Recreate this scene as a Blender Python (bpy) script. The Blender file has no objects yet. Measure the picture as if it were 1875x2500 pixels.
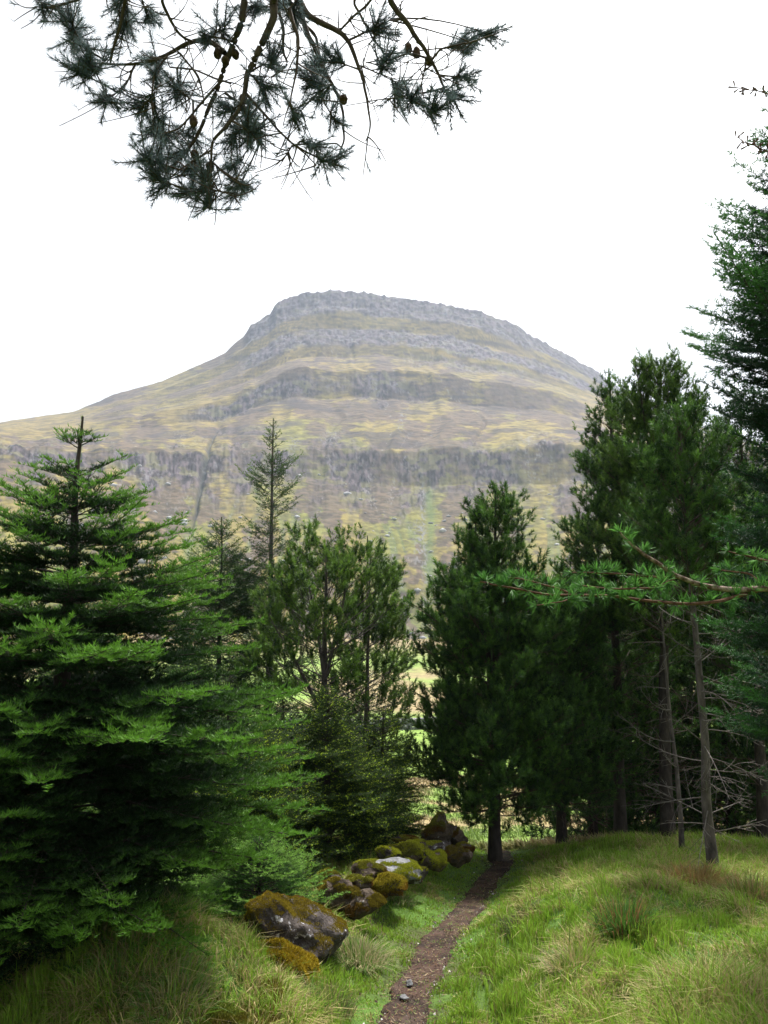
import bpy, bmesh, math, random
import numpy as np
from mathutils import Vector, noise as mnoise

sc = bpy.context.scene
COL = sc.collection
RAD = math.radians

# ------------------------------------------------------------------ camera
F = 28.0 / 36.0 * 2500.0          # focal length in photo pixels
PITCH = RAD(7.33)
CZ = 1.5
cam_d = bpy.data.cameras.new("camera")
cam_d.sensor_fit = 'VERTICAL'
cam_d.sensor_height = 36.0
cam_d.lens = 28.0
cam_d.clip_start = 0.05
cam_d.clip_end = 20000
cam = bpy.data.objects.new("camera", cam_d)
COL.objects.link(cam)
cam.location = (0, 0, CZ)
cam.rotation_euler = (RAD(90) + PITCH, 0, 0)
sc.camera = cam

# ------------------------------------------------------------------ sky and sun
SUN_EL, SUN_AZ = 61.0, 26.0
w = bpy.data.worlds.new("World")
sc.world = w
w.use_nodes = True
nt = w.node_tree
nt.nodes.clear()
sky = nt.nodes.new("ShaderNodeTexSky")
sky.sky_type = 'NISHITA'
sky.sun_disc = False
sky.sun_elevation = RAD(SUN_EL)
sky.sun_rotation = RAD(SUN_AZ)
sky.air_density = 1.0
sky.dust_density = 4.0
sky.ozone_density = 1.0
bw = nt.nodes.new("ShaderNodeRGBToBW")
mx = nt.nodes.new("ShaderNodeMix")
mx.data_type = 'RGBA'
mx.inputs[0].default_value = 0.96     # overcast: the cloud deck takes the blue out
bg = nt.nodes.new("ShaderNodeBackground")
bg.inputs[1].default_value = 0.15
wo = nt.nodes.new("ShaderNodeOutputWorld")
nt.links.new(sky.outputs[0], bw.inputs[0])
nt.links.new(sky.outputs[0], mx.inputs[6])
nt.links.new(bw.outputs[0], mx.inputs[7])
nt.links.new(mx.outputs[2], bg.inputs[0])
nt.links.new(bg.outputs[0], wo.inputs[0])

sun_d = bpy.data.lights.new("sun", 'SUN')
sun_d.energy = 4.2
sun_d.angle = RAD(7)
sun_d.color = (1.0, 0.96, 0.9)
sun = bpy.data.objects.new("sun", sun_d)
COL.objects.link(sun)
sun.rotation_euler = (-RAD(90 - SUN_EL), 0, -RAD(SUN_AZ))

sc.view_settings.view_transform = 'Standard'
sc.view_settings.look = 'None'
sc.view_settings.exposure = 0.98
sc.view_settings.gamma = 1.0

sc.render.engine = 'CYCLES'
cy = sc.cycles
cy.max_bounces = 6
cy.diffuse_bounces = 3
cy.glossy_bounces = 1
cy.transmission_bounces = 3
cy.volume_bounces = 2
cy.transparent_max_bounces = 4
cy.use_denoising = True
cy.use_adaptive_sampling = True
cy.adaptive_threshold = 0.01
cy.caustics_reflective = False
cy.caustics_refractive = False

# ------------------------------------------------------------------ helpers
def slope(v):
    """tangent of elevation seen at photo row v (z / y)"""
    up = (1250.0 - v) / F
    return (up * math.cos(PITCH) + math.sin(PITCH)) / (math.cos(PITCH) - up * math.sin(PITCH))

def pix(u, v, d):
    """world point at forward distance d seen at photo pixel (u, v)"""
    X = (u - 937.5) / F
    up = (1250.0 - v) / F
    y = math.cos(PITCH) - up * math.sin(PITCH)
    z = up * math.cos(PITCH) + math.sin(PITCH)
    return np.array([X / y * d, d, CZ + z / y * d])

def h2(ix, iy, seed):
    n = (ix.astype(np.int64) * 374761393 + iy.astype(np.int64) * 668265263 + seed * 974634777) & 0xffffffff
    n = ((n ^ (n >> 13)) * 1274126177) & 0xffffffff
    return ((n ^ (n >> 16)) & 0xffffff) / float(0xffffff)

def vn(x, y, seed=0):
    x = np.asarray(x, float); y = np.asarray(y, float)
    x, y = np.broadcast_arrays(x, y)
    ix = np.floor(x); iy = np.floor(y)
    fx = x - ix; fy = y - iy
    fx = fx * fx * (3 - 2 * fx); fy = fy * fy * (3 - 2 * fy)
    a = h2(ix, iy, seed); b = h2(ix + 1, iy, seed)
    c = h2(ix, iy + 1, seed); d = h2(ix + 1, iy + 1, seed)
    return (a * (1 - fx) + b * fx) * (1 - fy) + (c * (1 - fx) + d * fx) * fy

def fbm(x, y, seed=0, o=4):
    s = 0; a = 0.5; t = 0
    for i in range(o):
        s = s + a * vn(np.asarray(x) * 2 ** i + i * 17.3, np.asarray(y) * 2 ** i - i * 9.1, seed + i)
        t += a; a *= 0.5
    return s / t

def ss(a, b, x):
    t = np.clip((np.asarray(x, float) - a) / (b - a), 0, 1)
    return t * t * (3 - 2 * t)

def nrm(v):
    return v / np.maximum(np.linalg.norm(v, axis=-1, keepdims=True), 1e-9)

def mesh_np(name, V, faces, mats, attrs=None, parent=None, smooth=False):
    """faces: list of (n,k) index arrays"""
    me = bpy.data.meshes.new(name)
    V = np.ascontiguousarray(V, dtype=np.float32)
    me.vertices.add(len(V))
    me.vertices.foreach_set("co", V.ravel())
    li = np.concatenate([f.ravel() for f in faces]).astype(np.int32)
    tot = np.concatenate([np.full(len(f), f.shape[1], np.int32) for f in faces])
    start = np.concatenate([[0], np.cumsum(tot)[:-1]]).astype(np.int32)
    me.loops.add(len(li))
    me.loops.foreach_set("vertex_index", li)
    me.polygons.add(len(tot))
    me.polygons.foreach_set("loop_start", start)
    if attrs:
        for k, a in attrs.items():
            a = np.ascontiguousarray(a, dtype=np.float32)
            if a.ndim == 2:
                if a.shape[1] == 3:
                    a = np.concatenate([a, np.ones((len(a), 1), np.float32)], 1)
                at = me.attributes.new(k, 'FLOAT_COLOR', 'POINT')
                at.data.foreach_set("color", a.ravel())
            else:
                at = me.attributes.new(k, 'FLOAT', 'POINT')
                at.data.foreach_set("value", a)
    me.update(calc_edges=True)
    if smooth:
        me.polygons.foreach_set("use_smooth", np.ones(len(tot), bool))
    me.materials.append(mats)
    o = bpy.data.objects.new(name, me)
    COL.objects.link(o)
    if parent is not None:
        o.parent = parent
        o.matrix_parent_inverse = parent.matrix_basis.inverted()
    return o

def tag(o, label=None, cat=None, group=None, kind=None):
    if label: o["label"] = label
    if cat: o["category"] = cat
    if group: o["group"] = group
    if kind: o["kind"] = kind
    return o

def empty(name, loc, label, cat, group=None):
    o = bpy.data.objects.new(name, None)
    o.empty_display_size = 0.2
    o.location = [float(q) for q in loc]
    COL.objects.link(o)
    return tag(o, label, cat, group)

# ------------------------------------------------------------------ materials
def new_mat(name):
    m = bpy.data.materials.new(name)
    m.use_nodes = True
    t = m.node_tree
    t.nodes.clear()
    out = t.nodes.new("ShaderNodeOutputMaterial")
    return m, t, out

def foliage_mat(name, old, new, trans=0.35, rough=0.6, spec=0.25, hue_var=0.25):
    """old / new needle colours mixed by the 'tint' attribute, brightness varied by 'rnd'"""
    m, t, out = new_mat(name)
    a = t.nodes.new("ShaderNodeAttribute"); a.attribute_name = "tint"
    r = t.nodes.new("ShaderNodeAttribute"); r.attribute_name = "rnd"
    mix = t.nodes.new("ShaderNodeMix"); mix.data_type = 'RGBA'
    mix.inputs[6].default_value = (*old, 1); mix.inputs[7].default_value = (*new, 1)
    t.links.new(a.outputs['Fac'], mix.inputs[0])
    mr = t.nodes.new("ShaderNodeMapRange")
    mr.inputs[3].default_value = 1 - hue_var; mr.inputs[4].default_value = 1 + hue_var
    t.links.new(r.outputs['Fac'], mr.inputs[0])
    sc_ = t.nodes.new("ShaderNodeVectorMath"); sc_.operation = 'SCALE'
    t.links.new(mix.outputs[2], sc_.inputs[0]); t.links.new(mr.outputs[0], sc_.inputs[3])
    p = t.nodes.new("ShaderNodeBsdfPrincipled")
    p.inputs['Roughness'].default_value = rough
    p.inputs['Specular IOR Level'].default_value = spec
    t.links.new(sc_.outputs[0], p.inputs['Base Color'])
    tr = t.nodes.new("ShaderNodeBsdfTranslucent")
    t.links.new(sc_.outputs[0], tr.inputs[0])
    ms = t.nodes.new("ShaderNodeMixShader"); ms.inputs[0].default_value = trans
    t.links.new(p.outputs[0], ms.inputs[1]); t.links.new(tr.outputs[0], ms.inputs[2])
    t.links.new(ms.outputs[0], out.inputs[0])
    return m

def colour_attr_mat(name, rough=0.85, trans=0.0, bump=None, nscale=None, namt=0.2, spec=0.2):
    m, t, out = new_mat(name)
    a = t.nodes.new("ShaderNodeAttribute"); a.attribute_name = "col"
    src = a.outputs['Color']
    p = t.nodes.new("ShaderNodeBsdfPrincipled")
    p.inputs['Roughness'].default_value = rough
    p.inputs['Specular IOR Level'].default_value = spec
    if nscale:
        tc = t.nodes.new("ShaderNodeTexCoord")
        n = t.nodes.new("ShaderNodeTexNoise"); n.inputs['Scale'].default_value = nscale
        n.inputs['Detail'].default_value = 6; n.inputs['Roughness'].default_value = 0.65
        t.links.new(tc.outputs['Object'], n.inputs['Vector'])
        mr = t.nodes.new("ShaderNodeMapRange")
        mr.inputs[1].default_value = 0.3; mr.inputs[2].default_value = 0.7
        mr.inputs[3].default_value = 1 - namt; mr.inputs[4].default_value = 1 + namt
        t.links.new(n.outputs[0], mr.inputs[0])
        s = t.nodes.new("ShaderNodeVectorMath"); s.operation = 'SCALE'
        t.links.new(src, s.inputs[0]); t.links.new(mr.outputs[0], s.inputs[3])
        src = s.outputs[0]
        if bump:
            b = t.nodes.new("ShaderNodeBump"); b.inputs['Distance'].default_value = bump
            b.inputs['Strength'].default_value = 0.8
            t.links.new(n.outputs[0], b.inputs['Height'])
            t.links.new(b.outputs[0], p.inputs['Normal'])
    t.links.new(src, p.inputs['Base Color'])
    if trans > 0:
        tr = t.nodes.new("ShaderNodeBsdfTranslucent")
        t.links.new(src, tr.inputs[0])
        ms = t.nodes.new("ShaderNodeMixShader"); ms.inputs[0].default_value = trans
        t.links.new(p.outputs[0], ms.inputs[1]); t.links.new(tr.outputs[0], ms.inputs[2])
        t.links.new(ms.outputs[0], out.inputs[0])
    else:
        t.links.new(p.outputs[0], out.inputs[0])
    return m

def noise_mat(name, c1, c2, scale, rough=0.9, bump=0.01, stretch=(1, 1, 1), lo=0.35, hi=0.65, c3=None, s3=3.0, thr=(0.55, 0.62)):
    m, t, out = new_mat(name)
    tc = t.nodes.new("ShaderNodeTexCoord")
    mp = t.nodes.new("ShaderNodeMapping"); mp.inputs['Scale'].default_value = stretch
    t.links.new(tc.outputs['Object'], mp.inputs[0])
    n = t.nodes.new("ShaderNodeTexNoise"); n.inputs['Scale'].default_value = scale
    n.inputs['Detail'].default_value = 7; n.inputs['Roughness'].default_value = 0.65
    t.links.new(mp.outputs[0], n.inputs['Vector'])
    cr = t.nodes.new("ShaderNodeValToRGB")
    cr.color_ramp.elements[0].position = lo; cr.color_ramp.elements[0].color = (*c1, 1)
    cr.color_ramp.elements[1].position = hi; cr.color_ramp.elements[1].color = (*c2, 1)
    t.links.new(n.outputs[0], cr.inputs[0])
    src = cr.outputs[0]
    if c3:
        n3 = t.nodes.new("ShaderNodeTexNoise"); n3.inputs['Scale'].default_value = s3
        n3.inputs['Detail'].default_value = 8; n3.inputs['Roughness'].default_value = 0.7
        t.links.new(tc.outputs['Object'], n3.inputs['Vector'])
        mr = t.nodes.new("ShaderNodeMapRange")
        mr.inputs[1].default_value = thr[0]; mr.inputs[2].default_value = thr[1]
        t.links.new(n3.outputs[0], mr.inputs[0])
        mm = t.nodes.new("ShaderNodeMix"); mm.data_type = 'RGBA'
        t.links.new(mr.outputs[0], mm.inputs[0]); t.links.new(src, mm.inputs[6])
        mm.inputs[7].default_value = (*c3, 1)
        src = mm.outputs[2]
    p = t.nodes.new("ShaderNodeBsdfPrincipled")
    p.inputs['Roughness'].default_value = rough
    p.inputs['Specular IOR Level'].default_value = 0.2
    t.links.new(src, p.inputs['Base Color'])
    b = t.nodes.new("ShaderNodeBump"); b.inputs['Distance'].default_value = bump
    b.inputs['Strength'].default_value = 0.9
    t.links.new(n.outputs[0], b.inputs['Height']); t.links.new(b.outputs[0], p.inputs['Normal'])
    t.links.new(p.outputs[0], out.inputs[0])
    return m

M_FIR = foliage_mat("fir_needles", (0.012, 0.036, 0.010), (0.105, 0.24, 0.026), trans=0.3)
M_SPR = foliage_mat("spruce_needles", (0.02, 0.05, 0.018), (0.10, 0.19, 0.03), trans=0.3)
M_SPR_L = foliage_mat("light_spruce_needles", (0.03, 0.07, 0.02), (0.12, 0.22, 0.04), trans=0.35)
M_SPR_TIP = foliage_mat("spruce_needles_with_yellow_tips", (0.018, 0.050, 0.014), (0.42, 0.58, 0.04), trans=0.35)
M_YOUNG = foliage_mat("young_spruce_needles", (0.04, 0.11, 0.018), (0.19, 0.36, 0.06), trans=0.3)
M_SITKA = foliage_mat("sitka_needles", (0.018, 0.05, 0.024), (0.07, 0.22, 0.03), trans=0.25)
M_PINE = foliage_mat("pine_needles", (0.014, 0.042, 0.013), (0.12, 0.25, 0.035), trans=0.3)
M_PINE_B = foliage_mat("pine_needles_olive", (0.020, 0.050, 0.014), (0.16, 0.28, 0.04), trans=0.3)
M_OVER = foliage_mat("pine_needles_grey", (0.07, 0.10, 0.11), (0.13, 0.17, 0.165), trans=0.45)  # paler and bluer than the needles: some light-scatter fringe put into the colour
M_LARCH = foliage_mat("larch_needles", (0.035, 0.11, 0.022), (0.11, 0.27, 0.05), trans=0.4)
M_BARK = noise_mat("grey_bark", (0.04, 0.033, 0.031), (0.16, 0.135, 0.125), 14, bump=0.008, stretch=(1, 1, .35))
M_BARK_D = noise_mat("dark_bark", (0.025, 0.02, 0.018), (0.07, 0.055, 0.048), 16, bump=0.008, stretch=(1, 1, .35))
M_TWIG = noise_mat("twig_bark", (0.05, 0.035, 0.028), (0.11, 0.08, 0.06), 30, bump=0.002)
M_DEAD = noise_mat("dead_twig_bark", (0.07, 0.058, 0.052), (0.19, 0.17, 0.15), 30, bump=0.002)
M_LBARK = noise_mat("larch_bark", (0.09, 0.05, 0.035), (0.33, 0.25, 0.2), 60, bump=0.003, lo=.4, hi=.6)
M_LBARK_D = noise_mat("larch_twig_bark", (0.06, 0.028, 0.018), (0.16, 0.085, 0.05), 60, bump=0.003)
M_CONE = noise_mat("cone_scales", (0.03, 0.018, 0.012), (0.13, 0.08, 0.05), 90, bump=0.004)

# ------------------------------------------------------------------ terrain
_py = np.array([-60, -20, 0, 4.5, 8.3, 9.6, 10.8, 13, 16, 25, 40, 70, 155, 250, 350.])
_pz = np.array([4, 2.0, 0, -.66, -1.14, -1.27, -1.5, -2.3, -3.15, -5.3, -7.6, -10.7, -18.6, -17.6, -9.2])
_yy = np.linspace(-60, 350, 4101)
_zz = np.interp(_yy, _py, _pz)
_k = np.exp(-np.linspace(-2, 2, 13) ** 2); _k /= _k.sum()
_zz = np.convolve(np.pad(_zz, 6, mode='edge'), _k, mode='valid')

def path_x(y):
    return np.interp(y, [-10, 0, 3, 4.6, 5.2, 6.1, 7.2, 8.5, 9.6, 11, 14, 20],
                     [-.3, 0, .06, .10, .18, .38, .70, 1.06, 1.36, 1.5, 1.3, .6])

MOUNDS = [  # x, y, radius x, radius y, height
    (-1.18, 4.5, .60, .50, .47), (-1.75, 4.9, .5, .4, .10), (1.25, 6.3, .5, .7, .16), (2.1, 5.0, .6, .6, .12),
    (1.0, 4.6, .35, .5, .07), (2.9, 6.8, .8, .8, .05), (-.75, 5.9, .5, .5, .14), (-.2, 7.6, .6, .9, .12),
    (2.4, 8.0, .8, .6, .04), (1.9, 7.2, .3, .4, .08), (1.65, 3.9, .4, .4, .06), (1.45, 5.4, .3, .3, .09), (1.9, 6.1, .35, .4, .08), (.95, 5.6, .25, .35, .06), (2.5, 5.8, .4, .4, .08)]

def rut_x(y):
    return path_x(y) + .50 + .06 * np.sin(np.asarray(y) * 2.3) + .03 * np.sin(np.asarray(y) * 7.1)

def G(x, y):
    x = np.asarray(x, float); y = np.asarray(y, float)
    r = np.hypot(x, y)
    yc = np.clip(y, -60, 350)
    z = np.interp(np.where(r > 60, np.maximum(yc, 60) * 0 + np.clip(r, 0, 350), yc), _yy, _zz)
    f60 = ss(20, 60, r)
    zr = np.interp(np.clip(r, 0, 350), _yy, _zz)
    z = np.where(r > 60, zr, np.interp(yc, _yy, _zz) * (1 - f60) + zr * f60)
    near = 1 - ss(14, 24, r)
    px = path_x(y)
    dx = x - px
    z = z + near * (0.22 * ss(.25, 1.5, dx) * (1 - ss(8.5, 12.5, y)) + 0.10 * ss(.2, 1.0, -dx) - .04 * ss(1.5, 4, dx) * (1 - ss(9.5, 13, y)))
    z = z - near * 0.05 * np.exp(-(dx / .22) ** 2)
    z = z - near * .07 * np.exp(-((x - rut_x(y)) / .075) ** 2) * ss(4.3, 4.9, y) * ss(8.0, 7.2, y)
    for mx_, my_, rx, ry, h in MOUNDS:
        z = z + h * np.exp(-(((x - mx_) / rx) ** 2 + ((y - my_) / ry) ** 2))
    off = ss(.12, .5, np.abs(dx))
    z = z + near * off * (0.10 * (fbm(x * 1.6, y * 1.6, 5, 3) - .5) + 0.06 * (fbm(x * 5, y * 5, 8, 2) - .5))
    z = z + ss(14, 40, r) * 1.3 * (fbm(x * .07, y * .07, 12, 3) - .5)
    return z

# mountain: rows of the strata seen from the track, turned into a polar height field
_cu = np.array([-900, -300, 0, 150, 250, 370, 450, 530, 572, 592, 640, 657, 720, 800, 880, 950, 1050, 1150, 1200, 1270, 1330, 1400, 1480, 1560, 1700, 1875, 2300, 3000.])
_sil = np.array([1150, 1075, 1025, 1005, 962, 930, 896, 862, 822, 792, 765, 737, 716, 708, 714, 722, 736, 754, 764, 791, 826, 861, 906, 962, 1022, 1078, 1120, 1160.])
_cu4 = np.array([-900, 0, 300, 500, 700, 1000, 1200, 1400, 1900, 3000.])
_rB = np.array([1150, 1128, 1145, 1155, 1158, 1186, 1182, 1180, 1170, 1180.])   # foot of the lowest cliff
_rC = np.array([1120, 1085, 1093, 1104, 1092, 1090, 1096, 1086, 1110, 1160.])   # its top
_ti = np.array([0, .34, .52, .60, .68, .77, .87, .90, 1.0])
_ri = np.array([545, 700, 728, 790, 805, 850, 868, 885, 915.])

def mountain_z(az, r):
    azc = np.clip(az, -RAD(52), RAD(52))
    fw = (math.cos(PITCH) + .2 * math.sin(PITCH)) * F
    u = 937.5 + np.tan(azc) * fw
    uw = u + 9 * (fbm(az * 40, r * .004, 31, 3) - .5)
    S = np.interp(uw, _cu, _sil)
    B = np.interp(uw, _cu4, _rB); Cc = np.interp(uw, _cu4, _rC)
    Cc = np.minimum(Cc, B - 15)
    S = np.minimum(S, Cc - 25)
    Ssm = sum(np.interp(uw + o_, _cu, _sil) for o_ in (-90, -60, -30, 0, 30, 60, 90)) / 7
    Ssm = np.minimum(Ssm, Cc - 25)
    jag = (fbm(az * 160, r * 0, 33, 3) - .5) * 6
    S = S - jag * ss(560, 700, u)
    Bj = B + (fbm(az * 26, r * 0, 35, 4) - .5) * 20
    Cj = Cc + (fbm(az * 24, r * 0, 37, 4) - .5) * 18
    stretch = 1 + .75 * ss(1150, 1750, u) + .25 * ss(500, 0, u)
    cosaz = np.cos(azc)
    up_s = lambda v: (((1250. - v) / F) * math.cos(PITCH) + math.sin(PITCH)) / (math.cos(PITCH) - ((1250. - v) / F) * math.sin(PITCH))
    y = r * cosaz
    rr = r
    # knots in r
    kr = [np.full_like(rr, 350.), np.full_like(rr, 520.), np.full_like(rr, 545.)]
    kz = [np.full_like(rr, -9.2) - 0, 520 * cosaz * up_s(Bj) + CZ, 545 * cosaz * up_s(Cj) + CZ]
    for i in range(1, len(_ti)):
        rk = 545 + (_ri[i] - 545) * stretch
        wS = float(ss(.8, .95, _ti[i]))
        row = Cj + (S * wS + Ssm * (1 - wS) - Cj) * (_ti[i] + (0 if i == len(_ti) - 1 else .05 * (fbm(az * 18, r * 0 + i, 41 + i, 3) - .5)))
        kr.append(rk); kz.append(rk * cosaz * up_s(row) + CZ)
    z = kz[0].copy()
    seg = np.zeros_like(rr)
    for i in range(len(kr) - 1):
        t = np.clip((rr - kr[i]) / (kr[i + 1] - kr[i]), 0, 1)
        z = z + (kz[i + 1] - kz[i]) * t
        seg = np.where(rr > kr[i], i + t, seg)
    back = np.maximum(rr - kr[-1], 0)
    z = np.maximum(z - back * .12 - back ** 2 * .0004, np.where(back > 0, -20., -1e3))
    return z, seg, u

def terrain_grid(name, az, rs, zf, mat, colf, kind='structure', closed=True, smooth=True):
    A, R = np.meshgrid(az, rs)
    X = np.sin(A) * R; Y = np.cos(A) * R
    Z, extra = zf(A, R, X, Y)
    V = np.stack([X, Y, Z], -1).reshape(-1, 3)
    n, m = len(rs), len(az)
    i = np.arange(n - 1)[:, None] * m + np.arange(m - 1)[None]
    Fq = np.stack([i, i + 1, i + 1 + m, i + m], -1).reshape(-1, 4)
    if closed:
        j = np.arange(n - 1) * m
        Fc = np.stack([j + m - 1, j, j + m, j + 2 * m - 1], -1)
        Fq = np.concatenate([Fq, Fc])
    Fq = Fq[:, ::-1]
    col = colf(A, R, X, Y, Z, extra).reshape(-1, 3)
    o = mesh_np(name, V, [Fq], mat, {"col": col}, smooth=smooth)
    tag(o, kind=kind)
    return o

az_d = np.linspace(-RAD(31), RAD(31), 1001)
az_o = np.linspace(RAD(31), RAD(329), 221)[1:-1]
AZ = np.concatenate([az_d, az_o])

def lerp(a, b, t):
    t = np.asarray(t)[..., None]
    return np.asarray(a) * (1 - t) + np.asarray(b) * t

# colours (albedo)
C_STRAW = np.array([.36, .30, .135]); C_GREEN = np.array([.10, .19, .03]); C_SOIL = np.array([.05, .035, .022])
C_TAN = np.array([.29, .225, .11]); C_FIELD = np.array([.165, .25, .045])

def ground_col(A, R, X, Y, Z, e):
    n = fbm(X * 1.1, Y * 1.1, 51, 4)
    c = lerp(C_SOIL * 1.2, C_GREEN * .7, ss(.2, .5, n))
    far = ss(10.5, 13, Y) * ss(0, 6, R)
    n2 = fbm(X * .25, Y * .25, 55, 4); n3 = fbm(X * 2.3, Y * 2.3, 58, 4)
    t = lerp(C_TAN, C_FIELD * .9, ss(.42, .58, n2 + .25 * (n3 - .5) + .1 * ss(40, 15, Y) * -1))
    t = t * (0.65 + .6 * n3)[..., None]
    return lerp(c, t, 1) * far[..., None] + c * (1 - far[..., None])

M_GROUND = colour_attr_mat("ground_turf", 0.95, bump=.02, nscale=18, namt=.35)
M_VALLEY = colour_attr_mat("valley_grass", 0.95, bump=.4, nscale=.35, namt=.3)
M_MOUNT = colour_attr_mat("mountain_slopes", 0.95, bump=.8, nscale=.12, namt=.14)

rs_near = np.concatenate([[0.02], np.geomspace(.25, 2.5, 22)[:-1], np.linspace(2.5, 13, 240)[:-1], np.geomspace(13, 60, 110)])
ground = terrain_grid("ground", AZ, rs_near, lambda A, R, X, Y: (G(X, Y), None), M_GROUND, ground_col)

def valley_z(A, R, X, Y):
    z = G(X, Y) * 1.0
    z60 = ss(60, 120, R)
    return z, None

def valley_col(A, R, X, Y, Z, e):
    n2 = fbm(X * .02, Y * .02, 61, 4); n3 = fbm(X * .2, Y * .2, 63, 4)
    c = lerp(C_TAN * .9, C_FIELD, ss(.30, .45, n2 + .12 * (n3 - .5)))
    edge = ss(270, 340, R)
    c = lerp(c, C_TAN * .8, edge)
    return c * (.75 + .5 * n3)[..., None]

rs_val = np.geomspace(60, 350, 150)
valley = terrain_grid("valley", AZ, rs_val, valley_z, M_VALLEY, valley_col)

def rocky(seg, u, az, r):
    """how much bare rock: cliff bands are the segments 1, 3, 5, 7, 9"""
    wob = (fbm(az * 45, r * .03, 71, 4) - .5) * .8
    s = seg + wob
    def band(a, b, soft=.18):
        return ss(a - soft, a + soft, s) * (1 - ss(b - soft, b + soft, s))
    b1 = band(.9, 2) * (.45 + .55 * ss(.30, .46, fbm(az * 22, r * .03, 73, 4)))
    b3 = band(3, 3.8) * ss(380, 520, u) * (1 - .75 * ss(960, 1080, u)) * (.55 + .45 * ss(.35, .6, fbm(az * 18, r * .01, 74, 2))) * (1 - .5 * ss(1250, 1450, u))
    b5 = band(4.6, 5.5) * ss(930, 1050, u) * .75 * ss(1420, 1250, u) + .5 * band(2.3, 2.6) * ss(.5, .65, fbm(az * 14, r * .01, 76, 2)) * ss(1000, 800, u)
    b7 = band(6, 7) * ss(545, 600, u)
    b9 = band(8, 10.5) * ss(560, 600, u) * (1 - 0.0 * ss(1500, 1600, u))
    return np.clip(np.maximum.reduce([b1, b3, b5, b7, b9]), 0, 1)

def mount_zf(A, R, X, Y):
    AA = np.where(A > math.pi, A - 2 * math.pi, A)
    z, seg, u = mountain_z(AA, R)
    rk = rocky(seg, u, AA, R)
    fade = ss(350, 400, R)
    # gullies run down the slope
    warp = AA * 20 + 1.6 * (fbm(AA * 12, R * .008, 81, 3) - .5)
    gul = 1 - np.abs(2 * fbm(warp, R * .0035, 83, 3) - 1)
    z = z - fade * (2.2 - 1.4 * ss(1.2, .8, seg)) * ss(.72, .99, gul) * (1 - .5 * rk) * (1 - ss(800, 900, R))
    z = z + fade * 4.5 * (fbm(AA * 14, R * .014, 85, 3) - .5) * (1 - ss(760, 860, R))
    z = z + fade * 1.1 * (fbm(AA * 110, R * .3, 87, 4) - .5)
    # columns of the cliffs
    z = z + fade * rk * (3.2 * (fbm(AA * 330, R * .08, 89, 3) - .5) + 4 * (fbm(AA * 120, R * .12, 90, 2) - .5))
    # sheep-track terraces
    z = z + fade * (1 - rk) * .7 * (fbm(AA * 90, R * .30, 91, 3) - .5)
    st_u = np.interp(R, [380, 440, 470, 520, 545, 610, 650], [450, 452, 465, 482, 492, 503, 515]) + 10 * (fbm(R * .06, R * 0, 93, 3) - .5)
    stream = np.exp(-((u - st_u) / (5 + 3 * ss(560, 530, R) * ss(500, 520, R))) ** 2) * ss(430, 470, R) * ss(660, 600, R)
    z = z - fade * 4 * stream
    base = G(X, Y)
    z = base * (1 - fade) + z * fade
    return z, (seg, u, AA, rk, gul, stream)

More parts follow.
